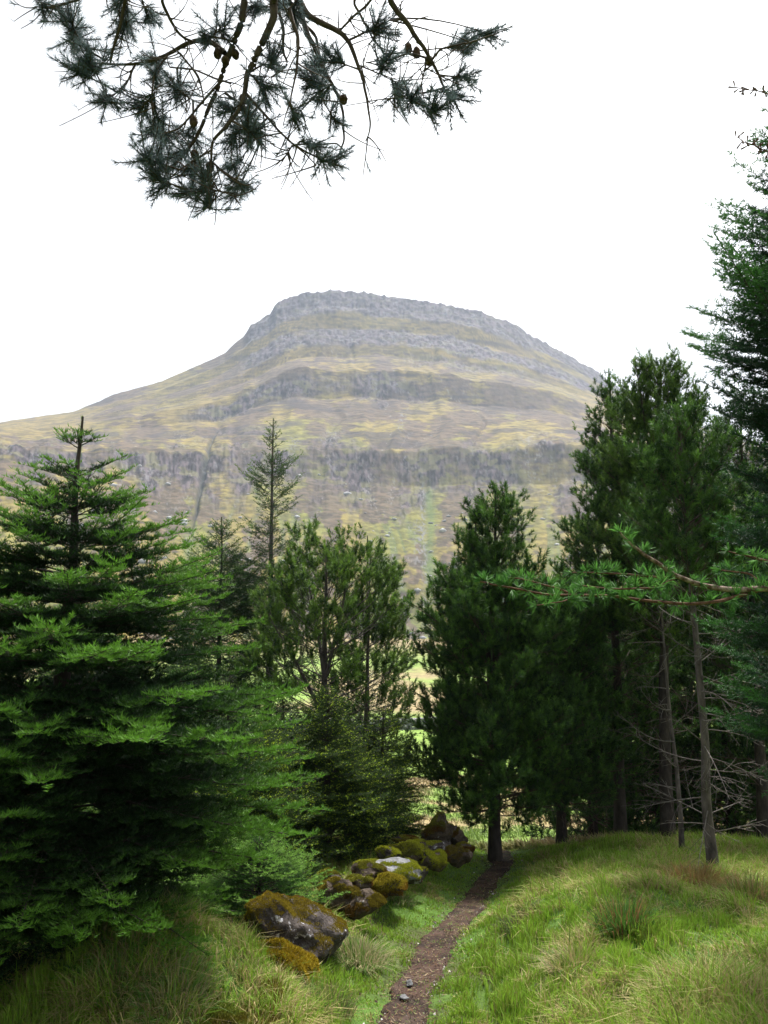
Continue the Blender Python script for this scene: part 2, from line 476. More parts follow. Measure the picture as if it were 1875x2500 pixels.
def mount_col(A, R, X, Y, Z, e):
    seg, u, az, rk, gul, stream = e
    n = fbm(az * 24, Z * .035, 101, 5)
    Zs = Z + 1.5 * fbm(az * 30, Z * .02, 102, 2)
    st = fbm(az * 75, Zs * .42, 103, 5)          # horizontal streaks
    fine = fbm(az * 200, Zs * .6, 105, 2)
    grass = lerp([.33, .255, .06], [.26, .255, .045], ss(.4, .65, fbm(az * 14, R * .01, 107, 3)))
    grass = lerp(grass, [.15, .20, .055], .8 * ss(.90, .98, gul) * ss(560, 380, R))
    heath = lerp([.12, .072, .06], [.18, .12, .09], fine)
    grass = lerp(grass, [.31, .22, .065], .75 * ss(1.5, 3.5, seg))
    low = ss(1.0, .55, seg)
    # heather: patches, running down the fall line under the lowest cliff
    hp = fbm(az * 34 + .5 * (fbm(az * 20, R * .02, 3, 2)), Z * .045, 109, 4)
    patch = np.where(seg < 1, ss(.485, .545, hp + .45 * (st - .5) + .08 * ss(380, 520, R) - .10), ss(.46, .56, n + .45 * (st - .5) - .025))
    patch = np.where((seg > 5) & (seg < 6), patch * .5, patch)
    patch = np.where((seg > 7) & (seg < 8), patch * .3, patch)
    c = lerp(grass, heath, np.clip(patch, 0, 1) * .85)
    c = c * (.72 + .56 * ss(.35, .65, fbm(az * 120, Zs * .8, 104, 4)))[..., None]
    dk = ss(.64, .74, fbm(az * 70, Zs * .5, 111, 3)) * (1 - rk)
    c = lerp(c, [.085, .055, .04], dk * .8)
    ledge = ss(.58, .64, fbm(az * 5, Zs * .16, 131, 3)) * ss(.44, .58, fbm(az * 26, Z * .06, 133, 3)) * ss(.6, 1.2, seg)
    c = lerp(c, [.07, .048, .05], .75 * ledge)
    # rock
    col = fbm(az * 300, Z * .30, 113, 4)
    rock = lerp([.04, .022, .028], [.17, .125, .145], ss(.38, .64, col))
    spot = ss(.58, .66, fbm(az * 480, Z * .45, 115, 3)) * ss(.45, .6, fbm(az * 60, R * .05, 116, 2))
    rock = lerp(rock, [.27, .26, .28], spot * .6)
    moss = ss(.56, .64, fbm(az * 80, Z * .22, 117, 3))
    rock = lerp(rock, [.22, .20, .10], moss * .8 * (1 - .6 * ss(6, 6.3, seg)))
    c = lerp(c, rock, rk)
    # little outcrops and screes in runnels
    scr = .5 * ss(.66, .74, fbm(az * 700, R * .6, 119, 2)) * ss(.955, .99, gul) * ss(.5, 1.0, fbm(az * 9, R * .01, 120, 2) * 1.6)
    c = lerp(c, [.42, .41, .42], scr)
    c = lerp(c, [.06, .06, .055], .8 * stream)
    gr = np.exp(-((u - 1052 - 18 * (fbm(R * .03, R * 0, 121, 2) - .5)) / 12) ** 2) * ss(370, 400, R) * ss(530, 500, R)
    c = lerp(c, [.16, .24, .06], .7 * gr)
    for uc, r0_, r1_, wd in ((1032, 372, 530, 7), (984, 590, 650, 9), (800, 560, 600, 22), (1290, 560, 590, 14), (705, 540, 575, 14), (1020, 420, 470, 16)):
        m_ = np.exp(-((u - uc - 30 * (fbm(R * .02, R * 0 + uc, 123, 2) - .5)) / wd) ** 2) * ss(r0_ - 8, r0_ + 8, R) * ss(r1_ + 8, r1_ - 8, R)
        c = lerp(c, [.30, .30, .32], .75 * m_ * ss(.5, .62, fbm(az * 600, R * .5, 125, 2)))
    return np.clip(c * .57, .01, .8)

rs_m = np.concatenate([np.linspace(350, 540, 230)[:-1], np.linspace(540, 760, 190)[:-1], np.linspace(760, 1300, 290)[:-1], np.geomspace(1300, 1900, 20)])
mountain = terrain_grid("mountain", AZ, rs_m, mount_zf, M_MOUNT, mount_col)

# path: a trodden strip of bare soil 1 cm above the ground sheet
def build_path():
    ys = np.linspace(1.0, 11.5, 700)
    k = 15
    wl = .10 + .08 * fbm(ys * 2.2, ys * 0, 121, 3) + .07 * (fbm(ys * 9, ys * 0, 122, 3) - .5)
    wr = .10 + .08 * fbm(ys * 2.2, ys * 0 + 9, 123, 3) + .07 * (fbm(ys * 9, ys * 0 + 5, 124, 3) - .5)
    wl *= .9; wr *= .9
    s = np.linspace(-1, 1, k)
    X = path_x(ys)[:, None] + (.07 * (fbm(ys * 1.8, ys * 0 + 3, 128, 3) - .5))[:, None] + np.where(s < 0, s * wl[:, None], s * wr[:, None])
    Y = np.repeat(ys[:, None], k, 1)
    bump = .016 * fbm(X * 23 + Y * 7, Y * 19 - X * 6, 125, 4)
    Z = G(X, Y) + .016 + bump * (1 - np.abs(s) ** 4)[None] - .018 * (np.abs(s) ** 6)[None]
    V = np.stack([X, Y, Z], -1).reshape(-1, 3)
    i = np.arange(len(ys) - 1)[:, None] * k + np.arange(k - 1)[None]
    Fq = np.stack([i, i + 1, i + 1 + k, i + k], -1).reshape(-1, 4)
    n = fbm(X * 7, Y * 7, 127, 4)
    c = lerp([.018, .009, .0065], [.062, .034, .024], ss(.3, .7, n))
    c = lerp(c, [.09, .06, .045], ss(.62, .70, fbm(X * 16, Y * 16, 129, 2)) * .5)
    o = mesh_np("path", V, [Fq], colour_attr_mat("trodden_earth", .8, bump=.012, nscale=45, namt=.4), {"col": c.reshape(-1, 3)}, smooth=True)
    tag(o, kind='structure')
build_path()

def path_litter():
    rng = np.random.default_rng(17)
    n = 5500
    y = 3.6 + 7 * rng.random(n) ** 1.3
    x = path_x(y) + rng.normal(0, .085, n)
    P = np.stack([x, y, G(x, y) + .022 + .012 * rng.random(n)], -1)
    a = rng.random(n) * 2 * math.pi
    D = nrm(np.stack([np.cos(a), np.sin(a), rng.normal(0, .25, n)], -1)) * (.008 + .03 * rng.random(n) ** 2)[:, None]
    sd = nrm(np.cross(D, [0, 0, 1.0])) * (.0012 + .0022 * rng.random(n))[:, None]
    up = np.array([0, 0, .002])
    V = np.stack([P - sd, P + sd, P + D + sd * .5 + up, P + D - sd * .5 + up], 1).reshape(-1, 3)
    k = rng.random(n)
    c = np.where((k < .35)[:, None], [.16, .09, .045], np.where((k < .5)[:, None], [.32, .25, .15], np.where((k < .7)[:, None], [.13, .20, .04], [.035, .02, .012]))) * (.35 + .6 * rng.random(n))[:, None]
    # clods and grit: small chipped pyramids
    m = 5000
    y2 = 3.6 + 7 * rng.random(m) ** 1.3
    x2 = path_x(y2) + rng.normal(0, .09, m)
    r = .003 + .010 * rng.random(m) ** 3
    Q = np.stack([x2, y2, G(x2, y2) + .018], -1)
    th = rng.random(m) * 6.283
    b = [Q + np.stack([np.cos(th + t_), np.sin(th + t_), th * 0 - .3], -1) * (r * (.8 + .5 * rng.random(m)))[:, None] for t_ in (0, 2.1, 4.2)]
    tp = Q + np.stack([rng.normal(0, .3, m), rng.normal(0, .3, m), .5 + .5 * rng.random(m)], -1) * r[:, None]
    V2 = np.stack(b + [tp], 1).reshape(-1, 3)
    i4 = np.arange(m)[:, None] * 4 + len(V)
    F3 = np.concatenate([i4 + np.array([[0, 1, 3]]), i4 + np.array([[1, 2, 3]]), i4 + np.array([[2, 0, 3]])])
    g = np.where((rng.random(m) < .12)[:, None], [.3, .28, .26], [.05, .032, .022]) * (.5 + rng.random(m))[:, None]
    C = np.concatenate([np.repeat(c, 4, 0), np.repeat(g, 4, 0)])
    o = mesh_np("path_litter", np.concatenate([V, V2]), [np.arange(n * 4).reshape(-1, 4), F3], colour_attr_mat("litter", .9), {"col": C})
    tag(o, kind='stuff'); o["label"] = "needles, straws and crumbs of earth strewn on the track"; o["category"] = "litter"
path_litter()

# ------------------------------------------------------------------ blades (grass, tussocks, moss)
def blades(P, H, W, lean_dir, lean, col_base, col_tip, rng):
    """each blade = quad + triangle, bent over towards lean_dir"""
    n = len(P)
    a = rng.random(n) * 2 * math.pi
    side = np.stack([np.cos(a), np.sin(a), np.zeros(n)], -1) * (W * .5)[:, None]
    up = np.array([0, 0, 1.0])
    ld = lean_dir * (lean * H)[:, None]
    b0 = P - side; b1 = P + side
    mid = P + up * (H * .55)[:, None] * np.sqrt(np.maximum(1 - .3 * lean ** 2, .2))[:, None] + ld * .35
    m0 = mid - side * .75; m1 = mid + side * .75
    tip = P + up * (H * np.maximum(1 - .45 * lean ** 1.5, .15))[:, None] + ld
    V = np.stack([b0, b1, m1, m0, tip], 1).reshape(-1, 3)
    i = np.arange(n)[:, None] * 5
    Fq = i + np.array([[0, 1, 2, 3]]); Ft = i + np.array([[3, 2, 4]])
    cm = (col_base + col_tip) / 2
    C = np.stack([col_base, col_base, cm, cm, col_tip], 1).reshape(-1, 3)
    return V, Fq, Ft, C

M_GRASS = colour_attr_mat("grass_blades", .6, trans=.35, spec=.3)

def grass_colour(X, Y, rng):
    n = len(X)
    pn = fbm(X * 1.7, Y * 1.7, 131, 4)
    pf = fbm(X * 6, Y * 6, 133, 2)
    d = X - path_x(Y)
    green = lerp([.21, .40, .03], [.33, .50, .055], rng.random(n))
    straw = lerp([.38, .31, .12], [.54, .44, .20], rng.random(n))
    olive = lerp([.14, .20, .03], [.26, .28, .05], rng.random(n))
    # green by the track, straw on the banks and mounds
    q = pn + .35 * (pf - .5) + .05 * ss(.4, 1.6, d) + .10 * ss(-.3, -.9, d) - .08 * ss(.5, .2, np.abs(d))
    ps = ss(.50, .62, q)
    isstraw = rng.random(n) < (.06 + .42 * ps)
    isol = rng.random(n) < .25
    c = np.where(isstraw[:, None], straw, np.where(isol[:, None], olive, green))
    return c, ps, isstraw

def make_grass():
    rng = np.random.default_rng(5)
    # sample inside the field of view with a margin, density falling with distance
    N = 1000000
    y = 2.4 + (13.2 - 2.4) * rng.random(N) ** 1.25
    x = (rng.random(N) * 2 - 1) * (y * .62 + .9)
    dx = x - path_x(y) - .07 * (fbm(y * 1.8, y * 0 + 3, 128, 3) - .5)
    wpath = .125 + .07 * (vn(y * 6, y * 0, 135) - .5) + .05 * (vn(y * 15, np.sign(dx) * 3, 136) - .5)
    keep = (np.abs(dx) > wpath + rng.normal(0, .022, N)) | (rng.random(N) < .02 + .25 * ss(.58, .68, fbm(x * 5, y * 5, 147, 2)))
    cl = fbm(x * 9, y * 9, 137, 2)
    keep &= rng.random(N) < (.25 + 1.6 * ss(.3, .6, cl))
    # less grows in the deep shade under the conifers on the left
    shade = ss(-1.2, -2.2, x) * ss(5.0, 5.6, y) + ss(-.9, -1.6, x) * ss(6.0, 7.0, y)
    keep &= rng.random(N) > .8 * shade
    keep &= rng.random(N) > .85 * np.exp(-((x - rut_x(y)) / .06) ** 2) * ss(4.3, 4.9, y) * ss(8.0, 7.2, y)
    x = x[keep]; y = y[keep]; dx = dx[keep]
    n = len(x)
    P = np.stack([x, y, G(x, y) - .006], -1)
    c, ps, isstraw = grass_colour(x, y, rng)
    tall = fbm(x * 2.4, y * 2.4, 139, 3)
    near_path = ss(.60, .14, np.abs(dx))
    H = (.024 + .052 * ss(.35, .7, tall) + .028 * rng.random(n) + .04 * ps) * (1 - .68 * near_path)
    H *= (.6 + .8 * rng.random(n) ** 1.5) * (.6 + .8 * ss(.3, .7, fbm(x * 7, y * 7, 145, 2)))
    H *= 1 - .35 * ss(9.5, 11, y)
    ang = 2 * math.pi * vn(x * 1.3, y * 1.3, 141) * 1.5 + rng.normal(0, 1.5, n)
    ld = np.stack([np.cos(ang), np.sin(ang), np.zeros(n)], -1)
    lean = np.clip(.35 + .4 * ps + rng.normal(0, .30, n) + .8 * (isstraw & (rng.random(n) < .4)), .05, 1.45)
    W = .0027 + .0026 * rng.random(n) ** 2 + .0004 * y + .005 * (rng.random(n) < .06)
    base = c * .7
    far = ss(10, 11.5, y)
    c = c * (1 - far[:, None]) + lerp(C_TAN * 1.2, C_FIELD, (rng.random(n) < .3) * 1.) * far[:, None]
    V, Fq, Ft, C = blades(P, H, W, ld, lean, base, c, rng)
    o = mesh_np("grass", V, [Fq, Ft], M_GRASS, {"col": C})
    tag(o, kind='stuff')
    o["label"] = "green and straw coloured grass on both banks of the track"
    o["category"] = "grass"
    # rough grass on the pasture that falls away past the trees
    N = 170000
    y = 11 + 45 * rng.random(N) ** 1.8
    x = (rng.random(N) * 2 - 1) * (y * .5 + 1.0) + .02 * y
    keep = (fbm(x * 1.2, y * 1.2, 143, 3) > .38)
    x = x[keep]; y = y[keep]; n = len(x)
    P = np.stack([x, y, G(x, y) - .01], -1)
    f = ss(.42, .58, fbm(x * .25, y * .25, 55, 4) + .1 * (rng.random(n) - .5))
    c = lerp(C_TAN * 1.1, C_FIELD * 1.0, f) * (.7 + .6 * rng.random(n))[:, None]
    ang = rng.normal(2.5, 1.0, n)
    ld = np.stack([np.cos(ang), np.sin(ang), np.zeros(n)], -1)
    V, Fq, Ft, C = blades(P, .10 + .12 * rng.random(n), .008 + .0012 * y, ld, np.clip(rng.normal(.7, .3, n), .1, 1.4), c * .7, c, rng)
    o = mesh_np("pasture_grass", V, [Fq, Ft], M_GRASS, {"col": C})
    tag(o, kind='stuff')
    o["label"] = "rough tan pasture grass falling away behind the trees"
    o["category"] = "grass"
make_grass()

def tussock(u, d, label, n=900, R=.22, H=.35, cols=((.10, .2, .03), (.35, .28, .12)), frac=.5, lean=.9, W=.006, seed=0, group=None, name="grass_tussock", cat="grass clump", zoff=0):
    rng = np.random.default_rng(seed)
    x0 = (u - 937.5) / F * d * .95
    rr = R * np.sqrt(rng.random(n)) * .55
    a = rng.random(n) * 2 * math.pi
    x = x0 + rr * np.cos(a); y = d + rr * np.sin(a)
    P = np.stack([x, y, G(x, y) - .01 + zoff * (1 - rr / R)], -1)
    ld = np.stack([np.cos(a + rng.normal(0, .5, n)), np.sin(a + rng.normal(0, .5, n)), np.zeros(n)], -1)
    ln = np.clip(rr / (R * .55) * lean + rng.normal(0, .2, n), .05, 1.5)
    hh = H * .68 * (.5 + .55 * rng.random(n))
    k = rng.random(n) < frac
    c = np.where(k[:, None], lerp(np.array(cols[0]), np.array(cols[0]) * 1.6, rng.random(n)), lerp(np.array(cols[1]) * .7, np.array(cols[1]) * 1.25, rng.random(n)))
    V, Fq, Ft, C = blades(P, hh, np.full(n, W), ld, ln, c * .6, c, rng)
    o = mesh_np(name, V, [Fq, Ft], M_GRASS, {"col": C})
    # put the origin at the base
    z0 = float(G(x0, d))
    me = o.data
    co = np.empty(len(me.vertices) * 3, np.float32); me.vertices.foreach_get("co", co)
    co = co.reshape(-1, 3) - np.array([x0, d, z0], np.float32)
    me.vertices.foreach_set("co", co.ravel()); me.update()
    o.location = (x0, d, z0)
    return tag(o, label, cat, group)

G_T = "coarse grass clumps on the banks"
GR = (.07, .16, .025); ST = (.46, .37, .18); BR = (.26, .15, .06)
tussock(1520, 5.15, "tall rush-like clump with brown blades in the middle of the right bank", 620, .26, .36, (GR, BR), .7, .7, .007, 1, G_T)
tussock(1400, 4.75, "low straw clump leaning over beside the rush clump", 700, .24, .24, (GR, ST), .25, 1.2, .004, 2, G_T)
tussock(1700, 6.9, "broad brown dead clump at the foot of the bare-stemmed pine", 1100, .45, .30, ((.16, .17, .04), (.32, .2, .08)), .35, 1.0, .008, 3, G_T)
tussock(1590, 6.6, "brown-tipped clump just left of the bare-stemmed pine's foot", 700, .32, .26, ((.14, .17, .04), (.34, .22, .09)), .4, 1.0, .008, 4, G_T)
tussock(1830, 6.2, "straggly brown clump at the right edge under the pines", 800, .42, .34, ((.12, .18, .03), (.33, .22, .1)), .5, .9, .007, 5, G_T)
tussock(1300, 7.2, "yellow-brown clump on the track's right edge", 600, .28, .22, ((.14, .2, .03), (.36, .28, .1)), .4, 1.0, .006, 6, G_T)
tussock(1265, 6.1, "dark scruffy clump right of the track's bend", 500, .22, .20, ((.07, .12, .03), (.2, .15, .08)), .6, .9, .006, 7, G_T)
tussock(1450, 6.6, "rounded yellow clump on the hump of the right bank", 900, .34, .17, ((.2, .26, .04), (.5, .38, .1)), .4, 1.2, .004, 8, G_T)
tussock(390, 4.6, "dry grey straw clump on the mossy mound", 1700, .40, .22, ((.12, .21, .05), (.34, .29, .17)), .5, .9, .0035, 9, G_T)
tussock(560, 4.9, "pale dry clump on the mound's top behind its moss", 700, .28, .20, ((.12, .21, .05), (.36, .30, .17)), .5, .8, .0035, 10, G_T)
tussock(255, 4.5, "green clump at the left foot of the mossy mound", 1200, .36, .22, ((.09, .2, .04), (.34, .3, .15)), .75, .9, .004, 11, G_T)
tussock(300, 4.15, "green clump in front of the mossy bulge, near the lower left corner", 900, .34, .24, ((.11, .24, .04), (.4, .33, .16)), .6, 1.0, .005, 16, G_T)
tussock(430, 4.05, "pale green clump behind the low mossy bulge at the bottom edge", 900, .32, .24, ((.12, .25, .05), (.44, .37, .2)), .55, 1.0, .005, 17, G_T)
tussock(880, 5.6, "pale clump bending to the track beside the big boulder", 1100, .3, .26, ((.12, .24, .04), (.5, .43, .24)), .4, 1.1, .004, 12, G_T)
tussock(800, 4.6, "thin clump with dark stems below the big boulder", 500, .24, .26, ((.09, .18, .03), (.3, .25, .12)), .6, .7, .004, 13, G_T)
tussock(960, 7.0, "tufted clump between the track and the row of stones", 900, .3, .2, ((.12, .26, .04), (.5, .43, .24)), .5, 1.0, .004, 14, G_T)
tussock(1700, 4.3, "wide-bladed bent clump near the lower right corner", 500, .32, .28, ((.10, .24, .03), (.4, .33, .14)), .65, 1.0, .006, 15, G_T)

# ------------------------------------------------------------------ boulders
M_ROCK = noise_mat("lichened_rock", (0.022, .017, .015), (0.12, 0.10, 0.09), 12, bump=.05, c3=(.50, .49, .52), s3=8, thr=(.58, .61))
M_ROCK_B = noise_mat("brown_rock", (0.025, .018, .014), (0.12, 0.09, 0.065), 12, bump=.05, c3=(.36, .34, .33), s3=13, thr=(.62, .66))
M_ROCK_G = noise_mat("pale_grey_rock", (0.07, .07, .072), (0.26, 0.26, 0.27), 12, bump=.04)
M_MOSS = colour_attr_mat("moss_tufts", .9, trans=.15, spec=.1)

def rock_mesh(rng, size, seed, sub=4, rough=.28):
    bm = bmesh.new()
    bmesh.ops.create_icosphere(bm, subdivisions=sub, radius=1)
    off = Vector((seed * 3.7, seed * 1.3, seed * 7.1))
    planes = [nrm(rng.normal(size=3)) for _ in range(9)]
    V = []
    for v in bm.verts:
        p = v.co.copy()
        q = np.array(p)
        for pl in planes:                         # chip flat faces
            d = q @ pl
            if d > .52: q = q - pl * (d - .52) * .9
        p = Vector(q)
        f = 1.12 + rough * (mnoise.fractal(p * 1.3 + off, 1, 2, 4) * 1.0) + rough * .4 * mnoise.fractal(p * 5 + off, 1, 2, 3)
        v.co = p * f
    V = np.array([v.co[:] for v in bm.verts]) * np.array(size)
    Fa = np.array([[v.index for v in f.verts] for f in bm.faces])
    bm.free()
    return V, Fa

def boulder(u, v, d, wpx, hpx, label, mat, seed, moss=.4, moss_cols=((.30, .30, .03), (.16, .07, .012)), depth=.8, rotz=None, moss_low=-.2, tuft=.02, sub=4, orange_low=False, group="mossy boulders along the left of the track", name="boulder"):
    rng = np.random.default_rng(seed)
    c = pix(u, v + .07 * hpx, d)
    wpx *= 1.12
    sx = wpx / F * d * .5 * 1.02; sz = hpx / F * d * .5
    sy = sx * depth
    V, Fa = rock_mesh(rng, (sx, sy, sz), seed, sub)
    a = rng.uniform(-.5, .5) if rotz is None else rotz
    R = np.array([[math.cos(a), -math.sin(a), 0], [math.sin(a), math.cos(a), 0], [0, 0, 1]])
    V = V @ R.T
    zb = c[2] - sz
    root = mesh_np(name, V + [0, 0, sz], [Fa], mat, smooth=True)
    root.location = (c[0], c[1], zb)
    tag(root, label, "boulder" if name == "boulder" else "pebble", group)
    # moss: short tufts scattered over the upward faces
    A, B, Cc = V[Fa[:, 0]], V[Fa[:, 1]], V[Fa[:, 2]]
    N = np.cross(B - A, Cc - A); ar = np.linalg.norm(N, axis=1); N = nrm(N)
    cen = (A + B + Cc) / 3
    q = fbm(cen[:, 0] / sx * 1.6 + seed, cen[:, 2] / sz * 1.6 + cen[:, 1] / sy, 200 + seed, 3)
    wgt = ss(.0, .12, q - .5 + (moss - .5) * .55 + .22 * (N[:, 2] - .2)) * (N[:, 2] > moss_low)
    pr = ar * wgt
    cnt = int(min(70000, 22000 * moss * (4 * sx * sz + 4 * sx * sy) / .09 * .5 / (tuft / .02)))
    if pr.sum() > 0 and cnt > 20:
        fi = rng.choice(len(Fa), cnt, p=pr / pr.sum())
        r1 = np.sqrt(rng.random(cnt)); r2 = rng.random(cnt)
        P = A[fi] * (1 - r1)[:, None] + B[fi] * (r1 * (1 - r2))[:, None] + Cc[fi] * (r1 * r2)[:, None]
        D = nrm(N[fi] + rng.normal(0, .55, (cnt, 3)) + [0, 0, .2])
        L = tuft * .6 * (.3 + 1.0 * rng.random(cnt) ** 2)
        side = nrm(np.cross(D, rng.normal(size=(cnt, 3)))) * (tuft * .14)
        Vt = np.stack([P - side, P + side, P + D * L[:, None]], 1).reshape(-1, 3)
        Ft = np.arange(cnt * 3).reshape(-1, 3)
        m = ss(.35, .65, fbm(P[:, 0] * 7 + seed, P[:, 1] * 5 + P[:, 2] * 7, 300 + seed, 3) + (.35 * (P[:, 2] / sz) if not orange_low else .5 * (P[:, 2] / sz)))
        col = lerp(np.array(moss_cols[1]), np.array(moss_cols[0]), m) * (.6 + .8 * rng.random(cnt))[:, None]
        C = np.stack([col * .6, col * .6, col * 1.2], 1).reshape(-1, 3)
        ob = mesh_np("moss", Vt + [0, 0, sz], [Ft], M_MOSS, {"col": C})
        ob.parent = root
    return root

YG = (.34, .36, .03); OR = (.34, .16, .015); BN = (.13, .065, .015)
boulder(706, 2275, 5.45, 250, 240, "largest boulder, grey lichen patches and orange moss, by the young spruce", M_ROCK, 11, .34, ((.26, .20, .02), (.20, .085, .012)), .9, 0.2, sub=5, tuft=.016)
boulder(662, 2362, 4.95, 240, 150, "low shelf of shaggy orange moss at the front of the largest boulder", M_ROCK_B, 12, .95, ((.34, .25, .02), (.24, .12, .015)), .7, .2, tuft=.028, moss_low=-.8)
boulder(845, 2178, 6.4, 95, 80, "brown mossy boulder just behind the largest one", M_ROCK_B, 13, .6, ((.24, .20, .025), (.12, .075, .015)), .9, tuft=.02)
boulder(893, 2195, 6.2, 80, 75, "reddish brown mossy lump right behind the largest boulder", M_ROCK_B, 14, .55, ((.22, .18, .025), (.12, .07, .015)), .9, tuft=.02)
boulder(952, 2152, 6.7, 100, 58, "cushion of orange moss on a low stone in front of the grey slab", M_ROCK_B, 15, .95, ((.34, .29, .03), (.22, .13, .015)), .8, tuft=.024, moss_low=-.8)
boulder(960, 2118, 7.1, 150, 62, "grey slab streaked white with yellow-green moss on its left", M_ROCK_G, 16, .35, (YG, (.17, .18, .03)), .7, -.2)
boulder(950, 2085, 7.4, 60, 42, "small stone capped with yellow-green moss left above the grey slab", M_ROCK, 17, .7, (YG, (.17, .18, .03)), .9)
boulder(1002, 2072, 7.7, 85, 62, "stone with a thick yellow-green moss cap above the grey slab", M_ROCK_B, 18, .85, (YG, (.2, .2, .03)), .9)
boulder(1065, 2100, 7.6, 58, 60, "rounded green mossy stone right of the grey slab", M_ROCK_B, 19, .8, (YG, (.14, .14, .02)), .9)
boulder(1055, 2066, 8.2, 100, 30, "flat grey stone lying under the tall block", M_ROCK, 20, .25, (YG, BN), .8)
boulder(1072, 2028, 8.3, 74, 80, "tall dark block with a mossy cap near the end of the row", M_ROCK_B, 21, .45, ((.22, .22, .03), BN), .8, .1)
boulder(1110, 2040, 8.5, 45, 66, "narrow dark block leaning on the right of the tall one", M_ROCK_B, 22, .3, ((.2, .2, .03), BN), .8, .1)
boulder(1112, 2088, 8.0, 62, 50, "brown stone in front of the narrow dark block", M_ROCK_B, 23, .45, ((.2, .16, .03), BN), .9)
boulder(1133, 2075, 8.3, 42, 40, "last small round mossy stone of the row by the track", M_ROCK_B, 24, .6, ((.26, .24, .03), BN), .9)
boulder(575, 2470, 4.25, 300, 130, "moss-covered rock bulging from the mound at the lower left", M_ROCK_B, 25, .85, ((.22, .20, .03), (.13, .075, .012)), .8, .3, tuft=.024, sub=5, moss_low=-.6)
boulder(470, 2490, 4.0, 300, 70, "low mossy bulge along the bottom edge left of the track", M_ROCK_B, 26, .95, ((.17, .22, .03), (.16, .13, .02)), .5, 0, tuft=.026, moss_low=-.6)
for k, (uu, vv, dd, ww, hh, lab) in enumerate([
        (800, 2140, 6.6, 70, 44, "half-buried brown stone at the back of the row, behind the brown mossy boulder"),
        (905, 2125, 6.9, 80, 50, "dark angular stone wedged left of the grey slab"),
        (1010, 2130, 7.2, 62, 44, "dark stone under the right end of the grey slab"),
        (1035, 2085, 7.7, 52, 40, "small dark stone between the thick-capped and the rounded mossy ones"),
        (990, 2050, 8.2, 70, 26, "flat moss-edged stone at the back of the row"),
        (870, 2150, 6.6, 60, 40, "low stone with thin moss in the middle of the row")]):
    boulder(uu, vv, dd, ww, hh, lab, M_ROCK_B if k % 2 else M_ROCK, 60 + k, .5, ((.24, .24, .03), BN), .9)
GB = "grey stones past the crest of the track"
boulder(1345, 2066, 12.5, 70, 34, "pale grey stone at the right behind the crest", M_ROCK_G, 27, .1, (YG, BN), .8, group=GB)
boulder(1272, 2102, 10.9, 50, 26, "small pale stone lying just past the middle pine", M_ROCK_G, 28, .1, (YG, BN), .8, group=GB)
boulder(1318, 2094, 10.9, 26, 26, "little rusty brown stone between two pale ones", noise_mat("rusty_stone", (.13, .05, .02), (.28, .12, .05), 8, bump=.02), 29, .0, (OR, BN), .8, group=GB)
# embedded stones in the track
for k, (uu, vv, dd, ww, lab) in enumerate([(985, 2435, 5.0, 26, "pale pebble set in the track, nearest the camera"), (1000, 2400, 5.25, 20, "small pale pebble set in the track farther up"), (1178, 2363, 5.9, 20, "little white stone in the grass right of the track")]):
    boulder(uu, vv, dd, ww, 12, lab, M_ROCK_G, 40 + k, .0, group="pebbles in the track", name="pebble", sub=3)

# ------------------------------------------------------------------ conifers
UP = np.array([0, 0, 1.0])

class Curves:
    """quadratic curves A + B t + C t^2, radii r0 -> r1"""
    def __init__(s, A, B, C, r0, r1):
        s.A, s.B, s.C = A, B, C
        s.r0 = np.broadcast_to(r0, (len(A),)).astype(float); s.r1 = np.broadcast_to(r1, (len(A),)).astype(float)
    def at(s, i, t): return s.A[i] + s.B[i] * t[:, None] + s.C[i] * (t ** 2)[:, None]
    def tan(s, i, t): return nrm(s.B[i] + 2 * s.C[i] * t[:, None])
    def length(s): return np.linalg.norm(s.B + s.C, axis=1)

def cat_curves(cs):
    return Curves(*[np.concatenate([getattr(c, k) for c in cs]) for k in ("A", "B", "C", "r0", "r1")])

def tubes(c, K=6, S=5, jitter=0, seed=0):
    N = len(c.A)
    t = np.linspace(0, 1, K)
    P = c.A[:, None] + c.B[:, None] * t[None, :, None] + c.C[:, None] * (t ** 2)[None, :, None]
    T = nrm(c.B[:, None] + 2 * c.C[:, None] * t[None, :, None])
    ref = np.where(np.abs(T[..., 2:3]) > .9, np.array([1.0, 0, 0]), UP)
    U = nrm(np.cross(T, ref)); W = np.cross(T, U)
    a = np.arange(S) / S * 2 * math.pi
    r = c.r0[:, None] + (c.r1 - c.r0)[:, None] * t
    if jitter:
        rng = np.random.default_rng(seed)
        P = P + rng.normal(0, 1, P.shape) * jitter * (t[None, :, None] > 0)
    V = P[:, :, None] + r[:, :, None, None] * (np.cos(a)[None, None, :, None] * U[:, :, None] + np.sin(a)[None, None, :, None] * W[:, :, None])
    V = V.reshape(-1, 3)
    base = (np.arange(N) * K * S)[:, None, None]
    k = (np.arange(K - 1) * S)[None, :, None]
    j = np.arange(S)[None, None, :]; j2 = (j + 1) % S
    Fq = np.stack([base + k + j, base + k + j2, base + k + S + j2, base + k + S + j], -1).reshape(-1, 4)
    return V, Fq

